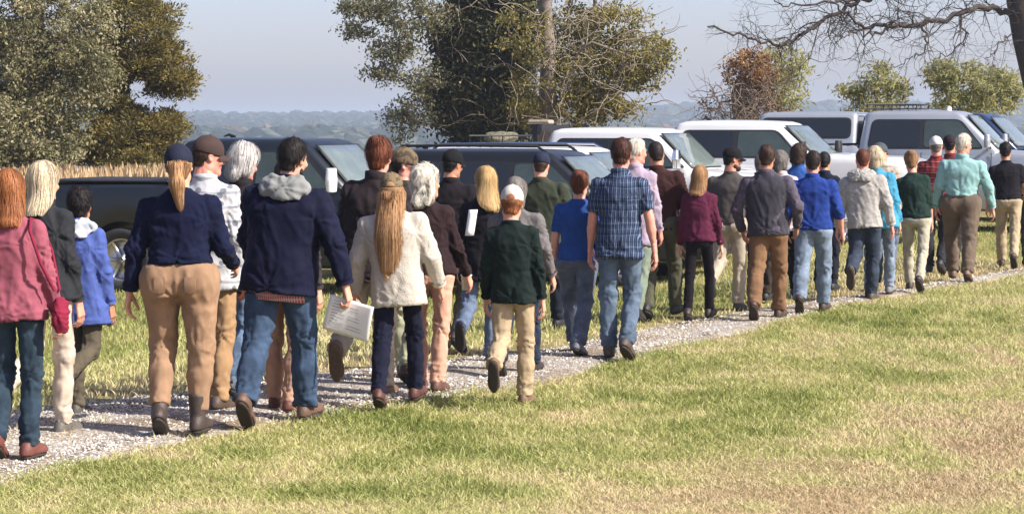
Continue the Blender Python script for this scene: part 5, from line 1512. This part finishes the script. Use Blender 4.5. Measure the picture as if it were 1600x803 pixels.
    if beard:
        vb = Vol((-.09, -.02, -.06), (.09, .13, .06), .007)
        vb.cone((-.055, .01, .0), (0, .075, -.02), .024, .028, .03); vb.cone((.055, .01, .0), (0, .075, -.02), .024, .028, .03)
        V, Q = vb.mesh(); mesh_np('beard', Hm(V), Q, None, [simple('beard', HAIRC[beard], .9, var=.4, scale=200)], root)
    if cap is not None:
        (cV, cQ), cb = CAP
        cm = cloth(cap[0], cap[1] if len(cap) > 1 else 'plain', cap[2] if len(cap) > 2 else None)
        c_ = mesh_np('cap', Hm(cV), cQ, None, [cm], root)
        b2 = MB(); b2.V = [Hm(q) for q in cb.V]; b2.Q = cb.Q; b2.A = cb.A; b2.n = cb.n
        b2.build('brim', cm, c_)
        mb = MB(); mb.tube(Hm([(0, -.004, .205), (0, -.004, .213), (0, -.004, .217)]), [.009, .008, .003], 8); mb.build('button', cm, c_)
        if len(cap) > 3:   # strap opening at the back of the cap
            mb = MB(); r_ = np.linspace(0, 1, 6); t_ = np.linspace(0, pi, 14)
            Rr, Tt = np.meshgrid(r_, t_, indexing='ij')
            X = .032 * Rr * np.cos(Tt); Z = .108 + .034 * Rr * np.sin(Tt)
            Yy = -.004 - .107 * np.sqrt(np.clip(1 - (X / .087) ** 2 - ((Z - .112) / .1) ** 2, 0, 1)) - .0035
            mb.grid(np.stack([X, Yy, Z], -1), flip=True); mb.V = [Hm(q) for q in mb.V]
            mb.build('strap_opening', simple('dark_opening', HAIRC[hair[1]], .8), c_)
    if glasses:
        mb = MB()
        for s in (-1, 1):
            mb.tube(Hm([(s * .062, .098, .08), (s * .078, .04, .082), (s * .08, -.01, .078)]), .0025, 5)
            u_, w_ = np.meshgrid(np.linspace(-1, 1, 7), np.linspace(-1, 1, 5), indexing='ij')
            mb.grid(Hm(np.stack([s * .034 + .028 * u_, .112 - .01 * (u_ * s + 1) ** 2 * .5, .074 + .018 * w_], -1)))
        mb.build('sunglasses', simple('dark_lens', (.01, .01, .012), .08), root)
    return dict(root=root, tl=tl, H=H, RT=RT, arms=arms, legs=legs, hands=hand_frames, piv=piv, vol=v, sc=sc, Hm=Hm, base_z=base_z, hemz=hemz, shirt=shirt, trousers=tr)

def patch(vol, parent, name, cx, cz, wd, ht, mat, lift=.006, n=7):
    """sewn-on patch that follows the cloth at the back of the figure"""
    u = np.linspace(-1, 1, n); U, Wz = np.meshgrid(u, u, indexing='ij')
    X = cx + U * wd / 2; Z = cz + Wz * ht / 2 - .012 * (1 - np.abs(U)) * (Wz < -.9)
    P = np.stack([X, np.full_like(X, -.32), Z], -1).reshape(-1, 3)
    for _ in range(40): P[:, 1] += np.clip(vol.sample(P), -.03, .03) * .8
    if np.abs(vol.sample(P)).max() > .03: return None
    N = vol.grad(P)
    A = (P + N * lift).reshape(n, n, 3)
    mb = MB(); mb.grid(A, flip=False)
    ring = np.concatenate([np.arange(n), np.arange(1, n) * n + n - 1, (n * n - 1 - np.arange(1, n)), np.arange(n - 2, 0, -1) * n])
    Ar = A.reshape(-1, 3)[ring]; Br = (P - N * .004)[ring]
    mb.grid(np.stack([Ar, Br], 1), closeu=True)
    return mb.build(name, mat, parent)

def world_pt(p, q):
    """point q of figure p in the place"""
    return Vector(p['root'].location) + Matrix.Rotation(p['root'].rotation_euler[2], 3, 'Z') @ Vector(q) * p['sc']
# ================================================================= THE WALKERS
DEN = rgb(58, 82, 112); DEND = rgb(40, 58, 80); DENL = rgb(98, 122, 148)
KH = rgb(178, 158, 122); BR = (.07, .045, .032); BK = (.02, .02, .022)
P = {}
P['pink'] = person(28, 262, 728, 'woman in a pink shirt with auburn hair walking at the left edge in red boots', yaw=8, hx=14, w=1.0, hips=1.02, pose='stand', la='down', ra=(-2, 14, 18, 0), skin='fair',
    hair=('long', 'ginger'), hairlen=.02, top=('shirt', rgb(156, 86, 100)), hem=502, pants=rgb(38, 62, 80), pantkind='denim', shoe=('boot', rgb(104, 58, 48)), legw=.95, depth=1.0)
P['blond1'] = person(78, 250, 686, 'woman with long pale blonde hair in a charcoal jacket and cream trousers', yaw=16, hx=62, w=.92, hips=.95, pose='Llift', la='down', ra=(-6, 12, 14, 0), skin='fair',
    hair=('wavy', 'straw'), hairlen=.02, top=('jacket', rgb(44, 46, 50)), hem=470, pants=rgb(206, 190, 172), shoe=('sneaker', rgb(92, 86, 80)), legw=.95)
P['bluecoat'] = person(132, 292, 655, 'youth in a bright blue raincoat with a pale hood and dark curly hair', yaw=16, hx=122, w=.92, pose='Rlift', la='down', ra=(-4, 14, 10, 0), skin='tan',
    hair=('mop', 'dark'), top=('raincoat', rgb(80, 98, 165)), hem=508, pants=rgb(96, 88, 74), shoe=('sneaker', rgb(80, 76, 70)), hood=cloth(rgb(196, 200, 208), 'rain'), headsc=1.05)
P['navy'] = person(284, 223, 688, 'woman in navy top and tan breeches with navy cap and blonde ponytail', yaw=4, hx=280, w=1.14, hips=1.18, chest=1.0, pose='Lpass', la=(-6, 16, 8, 0), ra=(4, 16, 62, .1), skin='fair',
    hair=('pony', 'sandy'), hairlen=.08, cap=(rgb(38, 42, 60), 'plain', None), top=('sweater', rgb(20, 25, 52)), hem=414, pants=rgb(160, 129, 102), shoe=('boot', (.045, .03, .024)), shoewear='tall', legw=1.12, depth=1.02, collar=False)
P['browncap'] = person(334, 210, 646, 'man in brown cap and white patterned shirt glancing right beside the navy capped woman', yaw=14, hx=318, w=1.0, pose='stand', la='down', ra=(-4, 10, 12, 0), skin='pink',
    hair=('crop', 'brown'), cap=(rgb(74, 60, 56),), top=('shirt', rgb(206, 206, 208), 'patterned', rgb(98, 104, 118)), hem=455, pants=rgb(176, 142, 106), shoe=('sneaker', BR), head=(58, 4))
P['whitehair'] = person(372, 222, 628, 'white haired walker in a black jacket and blue jeans behind the navy rain jacket', yaw=14, hx=380, w=1.0, pose='Lfwd', la='down', ra='down', skin='pink',
    hair=('shag', 'silver'), top=('jacket', rgb(38, 34, 38)), hem=455, pants=rgb(84, 118, 156), pantkind='denim', shoe=('sneaker', rgb(60, 70, 80)), head=(12, 8))
P['hidden'] = person(446, 250, 648, 'walker hidden behind the navy rain jacket showing pinkish tan trouser legs', yaw=14, w=.95, pose='stand', la='down', ra='down', skin='fair', hair=('short', 'brown'),
    top=('sweater', rgb(60, 56, 60)), hem=440, pants=rgb(186, 150, 128), shoe=('boot', rgb(96, 54, 40)))
P['raincoat'] = person(440, 215, 667, 'dark haired man in navy rain jacket with grey hood over a red checked shirt', yaw=14, hx=456, w=1.22, chest=1.12, hips=1.1, pose='Lback', la=(4, 12, 30, .2), ra=(-8, 22, 14, -.03), skin='fair',
    hair=('short', 'dark'), top=('raincoat', rgb(14, 17, 44)), hem=458, pants=rgb(48, 78, 112), pantkind='denim', shoe=('sneaker', rgb(96, 72, 58)), hood=cloth(rgb(140, 142, 140), 'rain'), head=(22, 6), beard='dark', legw=1.12, depth=1.15, hand=('relax', 'grip'))
P['updo'] = person(578, 214, 625, 'woman with piled reddish brown hair in a dark jacket behind the cream fleece', yaw=14, hx=594, w=1.05, pose='Llift', la=(0, 12, 20, .1), ra='down', skin='fair',
    hair=('bun', 'auburn'), top=('jacket', rgb(46, 38, 40)), hem=440, pants=rgb(176, 166, 148), shoe=('boot', rgb(96, 76, 60), rgb(84, 70, 56)), legw=1.1)
P['shades'] = person(634, 229, 605, 'man in camouflage cap and sunglasses facing right behind the cream fleece', yaw=12, hx=628, w=.95, pose='stand', skin='pink', hair=('crop', 'brown'), cap=(rgb(112, 98, 78), 'camo', rgb(70, 60, 48)),
    top=('shirt', rgb(58, 54, 50)), hem=430, pants=rgb(176, 178, 150), shoe=('sneaker', BR), head=(66, 4), glasses=True)
P['fleece'] = person(622, 265, 642, 'woman in cream fleece and camouflage cap with very long ginger blonde hair', yaw=10, hx=608, w=1.12, chest=1.1, hips=1.02, pose='Rfwd', la=(-4, 16, 22, 0), ra=(0, 20, 26, .02), skin='fair',
    hair=('long', 'sandy'), hairlen=.44, cap=(rgb(126, 110, 84), 'camo', rgb(78, 68, 50), 1), top=('fleece', rgb(206, 198, 184)), hem=478, pants=rgb(26, 28, 48), shoe=('sneaker', rgb(84, 48, 40)), legw=.92, pocketp=False)
P['curly'] = person(672, 257, 617, 'woman with white curly hair in a dark cardigan and salmon trousers', yaw=12, hx=663, w=.95, hips=1.05, pose='stand', la='down', ra=(4, 18, 26, -.02), skin='fair',
    hair=('curly', 'white'), hairlen=.05, top=('cardigan', rgb(48, 34, 36)), hem=430, pants=rgb(214, 166, 142), shoe=('sneaker', rgb(90, 60, 50)), collar=False, pocketp=False)
P['blackcap'] = person(708, 232, 556, 'man in black cap and black shirt behind the straight blonde hair', yaw=16, hx=703, w=1.1, pose='stand', skin='tan', hair=('crop', 'dark'), cap=(rgb(26, 26, 30),), top=('shirt', rgb(34, 30, 34)), hem=430,
    pants=rgb(104, 92, 70), shoe=('sneaker', BR), head=(14, 0))
P['blond2'] = person(752, 258, 574, 'woman with straight golden blonde hair in a black top and blue jeans', yaw=12, hx=756, w=.95, pose='Llift', la='down', ra='front', skin='fair', hair=('long', 'blonde'), hairlen=.10, top=('sweater', rgb(28, 26, 32)), hem=440,
    pants=rgb(86, 108, 140), pantkind='denim', shoe=('sneaker', rgb(52, 56, 74)), collar=False)
P['greysweater'] = person(812, 276, 592, 'walker in a mottled grey sweater behind the dark green pullover', yaw=14, hx=802, w=1.12, pose='stand', la='down', ra=(0, 16, 22, 0), skin='fair', hair=('wavy', 'grey'), hairlen=.0,
    top=('sweater', rgb(112, 108, 108), 'heather'), hem=440, pants=rgb(38, 50, 76), pantkind='denim', shoe=('sneaker', rgb(44, 36, 34)))
P['boy'] = person(803, 291, 637, 'child in dark green pullover, khaki trousers and white cap', yaw=10, hx=797, w=1.0, pose='Llift', la='down', ra=(-4, 12, 10, 0), skin='fair', hair=('short', 'ginger'), cap=(rgb(206, 198, 190), 'plain', None, 1),
    top=('sweater', rgb(26, 38, 36)), hem=474, pants=rgb(184, 163, 132), shoe=('sneaker', rgb(110, 86, 64)), headsc=1.08, flare=.006)
P['olive'] = person(850, 236, 520, 'broad man in olive shirt and navy cap ahead of the blue t-shirt', yaw=18, hx=842, w=1.3, chest=1.2, hips=1.05, pose='stand', skin='pink', hair=('crop', 'brown'), cap=(rgb(40, 46, 66),), top=('shirt', rgb(62, 68, 54)), hem=400,
    pants=rgb(30, 40, 56), pantkind='denim', shoe=('sneaker', BK))
P['bluetee'] = person(902, 266, 562, 'woman in bright blue t-shirt and grey blue jeans with short reddish hair', yaw=18, hx=905, w=1.08, hips=1.08, pose='Lfwd', la=(0, 12, 20, .05), ra='down', skin='fair', hair=('bun', 'auburn'), top=('tee', rgb(44, 80, 150)), hem=408, sleeve='short',
    pants=rgb(84, 98, 122), pantkind='denim', shoe=('sneaker', rgb(90, 92, 100)), collar=False, legw=1.1, flare=.01)
P['plaid'] = person(968, 216, 569, 'tall man in navy and white plaid short sleeved shirt and jeans', yaw=14, hx=967, w=1.05, chest=1.02, pose='stand', la=(-2, 10, 12, 0), ra=(-4, 14, 10, 0), skin='pink', hair=('short', 'reddark'), top=('shirt', rgb(38, 52, 80), 'plaid', rgb(140, 156, 182)), hem=404, sleeve='short',
    pants=rgb(82, 106, 132), pantkind='denim', shoe=('sneaker', rgb(70, 58, 52)), legw=1.05)
P['pinkhair'] = person(994, 216, 508, 'white haired walker in a pale lilac shirt between the plaid and brown shirts', yaw=18, hx=990, w=.95, pose='stand', skin='pink', hair=('short', 'white'), top=('shirt', rgb(176, 160, 178)), hem=385, pants=rgb(126, 138, 122), shoe=('sneaker', BK))
P['brown'] = person(1034, 221, 504, 'man in dark brown shirt and grey green trousers right of the plaid shirt', yaw=18, hx=1020, w=1.15, chest=1.12, pose='stand', la='down', ra=(2, 16, 24, .05), skin='tan', hair=('crop', 'darkbrown'), top=('shirt', rgb(62, 38, 36)), hem=362, sleeve='half',
    pants=rgb(88, 88, 72), shoe=('sneaker', BK), tuck=True)
P['burgundy'] = person(1092, 256, 508, 'woman in burgundy cardigan and slim black trousers with ginger blonde hair', yaw=16, hx=1090, w=.9, hips=.95, pose='stand', la='down', ra=(-2, 14, 12, 0), skin='fair', hair=('long', 'sandy'), hairlen=.03, top=('cardigan', rgb(88, 34, 58)), hem=378,
    pants=rgb(22, 18, 24), shoe=('sneaker', rgb(50, 40, 38)), collar=False, legw=.85, pocketp=False)
P['greytee'] = person(1140, 228, 491, 'man in black cap, sunglasses and grey brown t-shirt looking right', yaw=20, hx=1140, w=1.12, chest=1.12, pose='Llift', la=(0, 10, 15, 0), ra=(0, 12, 20, 0), skin='tan', hair=('crop', 'dark'), cap=(rgb(28, 26, 30),), top=('tee', rgb(88, 82, 80)), hem=352, sleeve='short',
    pants=rgb(178, 166, 148), shoe=('boot', BK), head=(48, 2), glasses=True, tuck=True, beard='darkbrown')
P['darkgreen'] = person(1188, 240, 478, 'walker in dark green jacket behind the charcoal vest', yaw=20, hx=1186, w=1.1, pose='stand', skin='fair', hair=('short', 'grey'), top=('jacket', rgb(34, 48, 42)), hem=362, pants=rgb(60, 52, 48), shoe=('sneaker', BK))
P['vest'] = person(1200, 226, 506, 'balding man in charcoal vest over patterned sleeves and brown trousers', yaw=16, hx=1194, w=1.18, chest=1.1, pose='stand', la=(-8, 20, 40, .35), ra=(-6, 24, 46, .35), skin='tan', hair=('short', 'brown'), top=('shirt', rgb(88, 82, 94), 'heather'), hem=366,
    vest=cloth(rgb(66, 64, 72), 'plain'), pants=rgb(128, 98, 72), shoe=('boot', rgb(70, 48, 38)), legw=1.1)
P['greywoman'] = person(1226, 234, 470, 'grey haired walker in a white blouse half hidden behind the charcoal vest', yaw=20, hx=1214, w=.85, pose='stand', skin='fair', hair=('shag', 'grey'), top=('shirt', rgb(206, 190, 190)), hem=362, pants=rgb(30, 28, 32), shoe=('sneaker', BK))
P['shag'] = person(1248, 224, 452, 'walker with shaggy brown hair in a blue jacket and black trousers', yaw=20, hx=1243, w=.95, pose='Rlift', skin='fair', hair=('shag', 'brown'), top=('jacket', rgb(48, 88, 156)), hem=350, pants=rgb(24, 24, 28), shoe=('sneaker', BK))
P['royal'] = person(1270, 236, 494, 'heavy man in royal blue shirt and pale jeans with short dark hair', yaw=16, hx=1266, w=1.25, chest=1.12, hips=1.05, pose='stand', la='down', ra=(0, 14, 22, 0), skin='pink', hair=('short', 'darkbrown'), top=('shirt', rgb(40, 66, 142)), hem=360, sleeve='half',
    pants=rgb(112, 136, 162), pantkind='denim', shoe=('boot', rgb(64, 52, 46)), tuck=False, legw=1.1)
P['darkhair'] = person(1292, 237, 462, 'dark haired walker in a blue black shirt behind the royal blue shirt', yaw=20, hx=1283, w=.9, pose='stand', skin='tan', hair=('short', 'dark'), top=('shirt', rgb(28, 34, 52)), hem=356, pants=rgb(36, 38, 48), shoe=('sneaker', BK))
P['hoodie'] = person(1350, 233, 474, 'balding man in pale grey hoodie and dark jeans', yaw=18, hx=1343, w=1.2, chest=1.1, pose='Llift', la='down', ra=(-4, 18, 12, 0), skin='pink', hair=('crop', 'auburn'), top=('hoodie', rgb(176, 172, 166), 'heather'), hem=357, hood=cloth(rgb(176, 172, 166), 'heather'),
    pants=rgb(48, 62, 82), pantkind='denim', shoe=('boot', rgb(70, 60, 52), rgb(60, 52, 44)), legw=1.1, collar=False)
P['cyan'] = person(1374, 228, 470, 'walker with short fair hair in a bright cyan jacket', yaw=18, hx=1362, w=.98, pose='stand', la='down', ra=(0, 14, 14, 0), skin='fair', hair=('shag', 'straw'), top=('raincoat', rgb(70, 150, 184)), hem=358, pants=rgb(122, 144, 170), pantkind='denim', shoe=('sneaker', rgb(120, 120, 124)))
P['greycap'] = person(1382, 222, 450, 'walker in grey cap and beige scarf ahead of the cyan jacket', yaw=18, hx=1371, w=.95, pose='stand', skin='fair', hair=('short', 'grey'), cap=(rgb(78, 86, 92),), top=('jacket', rgb(176, 164, 148), 'patterned', rgb(110, 104, 96)), hem=350, pants=rgb(98, 110, 130), shoe=('sneaker', BK), head=(30, 0))
P['greenwoman'] = person(1430, 236, 461, 'woman in dark green sweater and pale khaki trousers with tied back blonde hair', yaw=16, hx=1420, w=1.0, hips=1.05, pose='stand', la=(-2, 14, 16, 0), ra='down', skin='pink', hair=('bun', 'sandy'), top=('sweater', rgb(36, 56, 50)), hem=342, sleeve='half',
    pants=rgb(182, 176, 156), shoe=('boot', rgb(56, 46, 42)), collar=False, legw=.95, head=(-10, 4))
P['redplaid'] = person(1462, 212, 434, 'man in white cap and red checked shirt between green sweater and pale teal shirt', yaw=18, hx=1460, w=1.15, pose='stand', skin='pink', hair=('crop', 'grey'), cap=(rgb(214, 208, 204),), top=('shirt', rgb(150, 58, 58), 'check', rgb(84, 36, 44)), hem=330, pants=rgb(52, 52, 58), shoe=('sneaker', BK))
P['darkcap'] = person(1488, 209, 428, 'walker in dark cap and dark red top seen above the red checked shoulder', yaw=18, hx=1480, w=.9, pose='stand', skin='tan', hair=('crop', 'dark'), cap=(rgb(46, 36, 40),), top=('shirt', rgb(112, 46, 48)), hem=330, pants=rgb(48, 44, 44), shoe=('sneaker', BK))
P['teal'] = person(1500, 209, 446, 'heavy white haired man in pale teal shirt and taupe trousers', yaw=14, hx=1502, w=1.28, chest=1.12, hips=1.12, pose='stand', la=(0, 12, 20, 0), ra=(-2, 20, 18, 0), skin='pink', hair=('short', 'white'), top=('shirt', rgb(148, 190, 188)), hem=307, tuck=True,
    pants=rgb(112, 98, 84), shoe=('sneaker', rgb(110, 84, 66)), legw=1.15)
P['blacktee'] = person(1574, 222, 423, 'dark haired man in black t-shirt and khaki trousers near the right edge', yaw=12, hx=1568, w=1.1, pose='Rback', la=(0, 10, 14, 0), ra=(4, 14, 60, .1), skin='tan', hair=('short', 'dark'), top=('tee', rgb(30, 28, 34)), hem=313, sleeve='short',
    pants=rgb(176, 160, 130), shoe=('boot', BR), legw=1.05)
P['edge'] = person(1612, 226, 418, 'walker cut off by the right edge in a black top', yaw=14, w=1.0, pose='stand', skin='tan', hair=('short', 'dark'), top=('tee', rgb(34, 30, 34)), hem=313, sleeve='short', pants=rgb(60, 56, 52), shoe=('sneaker', BK))

# red checked shirt tail under the rain jacket
def shirttail(p, mat, zt, hh):
    mb = MB(); th = np.linspace(0, 2 * pi, 40)[:-1]; rows = []
    for z, e in ((0, 0), (-hh * .5, .006), (-hh, .002), (-hh, -.006)):
        rows.append(np.stack([(.178 + e) * np.cos(th), (.140 + e) * np.sin(th) - .012, p['hemz'] + zt + z + 0 * th], -1))
    P_ = np.stack(rows, 1) @ p['RT'].T + p['H']; mb.grid(P_, closeu=True); mb.build('shirt_tail', mat, p['root'])
shirttail(P['raincoat'], cloth(rgb(170, 60, 70), 'gingham', rgb(206, 196, 196)), .01, .055)

# ---------------- things in hands
def paper_sheet():
    p = P['raincoat']; wr, R = p['hands'][1]; c = world_pt(p, wr + R @ np.array([-.02, .0, -.115]))
    root = empty('paper_sheets', c, radians(-14)); tag(root, 'white sheets of paper held in the right hand of the navy rain jacket', 'paper')
    M = simple('paper', rgb(232, 230, 226), .7, var=.03, scale=4); ink = simple('ink', rgb(150, 150, 158), .8, var=.2)
    for k, (dx, dz, a) in enumerate(((0, 0, 0), (.012, -.008, .06))):
        mb = MB(); u = np.linspace(0, 1, 12); U, Wv = np.meshgrid(u, u, indexing='ij')
        X = (U - .42) * .28; Z = -(Wv - .10) * .225; Yv = .02 * np.sin(U * 3 + a * 9) + .03 * (Wv - .1) ** 2 + .004 * k
        c_, s_ = cos(-.28 + a), sin(-.28 + a)
        P3 = np.stack([X * c_ - Z * s_ + dx, Yv, X * s_ + Z * c_ + dz], -1)
        mb.grid(P3); o = mb.build('sheet', M, root); sm = o.modifiers.new('t', 'SOLIDIFY'); sm.thickness = .0012
        if k == 0:
            t = MB(); 
            for r in range(9):
                for (a0, a1) in ((.1, .42), (.5, .88)) if r % 3 else ((.1, .3),):
                    i = np.linspace(a0, a1, 6); w = .12 + r * .085
                    XX = (i - .42) * .28; 
                    rows = []
                    for dw in (0, .018):
                        ZZ = -(w + dw - .10) * .225; YY = .02 * np.sin(i * 3) + .03 * (w - .1) ** 2 - .0022
                        rows.append(np.stack([XX * c_ - ZZ * s_, YY, XX * s_ + ZZ * c_], -1))
                    t.grid(np.stack(rows, 1))
            t.build('print', ink, root)
paper_sheet()
def bag():
    p = P['pink']; tl = p['tl']; c = world_pt(p, tl(.29, -.03, -.07)); root = empty('shoulder_bag', c, radians(-8)); tag(root, 'crimson cloth bag hanging at the right hip of the pink shirted woman', 'bag')
    m = cloth(rgb(134, 38, 62), 'plain'); v = Vol((-.12, -.14, -.22), (.12, .14, .2), .01)
    v.loft([(-.16, .035, .075, 0), (-.06, .055, .095, 0), (.06, .045, .085, 0), (.11, .02, .07, 0)], k=.03, p=2.6)
    V, Q = v.mesh(); V = fold_disp(V, vnormals(V, Q), 'shirt', np.random.RandomState(4), [(np.zeros(3), .2, .8)]) * (.8, .75, .72); mesh_np('pouch', V, Q, None, [m], root)
    R_ = Matrix.Rotation(-root.rotation_euler[2], 3, 'Z'); q = lambda a: np.array(R_ @ (world_pt(p, tl(*a)) - Vector(c)))
    mb = MB(); mb.tube([q((.27, .02, .06)), q((.225, .05, .30)), q((.17, .03, .475)), q((.13, -.03, .50)), q((.16, -.135, .42)), q((.22, -.14, .22)), q((.27, -.07, .06))], .009, 6); mb.build('strap', m, root)
bag()
def cup():
    p = P['curly']; wr, R = p['hands'][1]; c = world_pt(p, wr + R @ np.array([-.045, .03, -.10])); root = empty('drink_cup', c - Vector((0, 0, .05))); tag(root, 'clear plastic cup in the right hand of the white curly haired woman', 'cup')
    mb = MB(); th = np.linspace(0, 2 * pi, 20)[:-1]
    rows = [np.stack([r * np.cos(th), r * np.sin(th), 0 * th + z], -1) for r, z in ((.001, 0), (.028, 0), (.037, .10), (.039, .102), (.036, .10), (.027, .004))]
    mb.grid(np.stack(rows, 1), closeu=True); mb.build('cup_wall', simple('clear_plastic', rgb(196, 196, 190), .15, var=.1), root)
    mb = MB(); rows = [np.stack([r * np.cos(th), r * np.sin(th), 0 * th + z], -1) for r, z in ((.041, .101), (.041, .108), (.034, .112), (.002, .113))]
    mb.grid(np.stack(rows, 1), closeu=True); mb.build('lid', simple('white_plastic', rgb(226, 224, 218), .3), root)
cup()
def bottle():
    p = P['blond2']; tl = p['tl']; c = world_pt(p, tl(-.06, -.19, .30)); root = empty('folded_paper', c, radians(10)); tag(root, 'folded white paper tucked against the back of the straight blonde woman', 'paper')
    mb = MB(); rows = []
    for k, (x, y) in enumerate(((-.035, 0), (-.02, -.014), (.0, -.018), (.02, -.012), (.035, .002))): rows.append([(x + .03 * z / .2, y, z) for z in np.linspace(-.1, .1, 6)])
    mb.grid(rows); o = mb.build('leaflet', simple('paper', rgb(232, 230, 226), .7, var=.03, scale=4), root); sm = o.modifiers.new('t', 'SOLIDIFY'); sm.thickness = .003
bottle()
# ================================================================= AIR
def haze():
    m = bpy.data.materials.new('haze'); m.use_nodes = True; nt = m.node_tree; nt.nodes.clear()
    out = nt.nodes.new('ShaderNodeOutputMaterial'); v = nt.nodes.new('ShaderNodeVolumePrincipled')
    v.inputs['Color'].default_value = (.74, .86, 1, 1); v.inputs['Density'].default_value = HAZE_D; v.inputs['Anisotropy'].default_value = .2
    nt.links.new(v.outputs[0], out.inputs['Volume'])
    mb = MB(); mb.box((-2600, -40, -14.5), (2600, 7100, 32)); o = mb.build('haze', m, smooth=False); tag(o, 'thin pale haze in the air', 'haze', kind='stuff')
HAZE_D = .00050
haze()
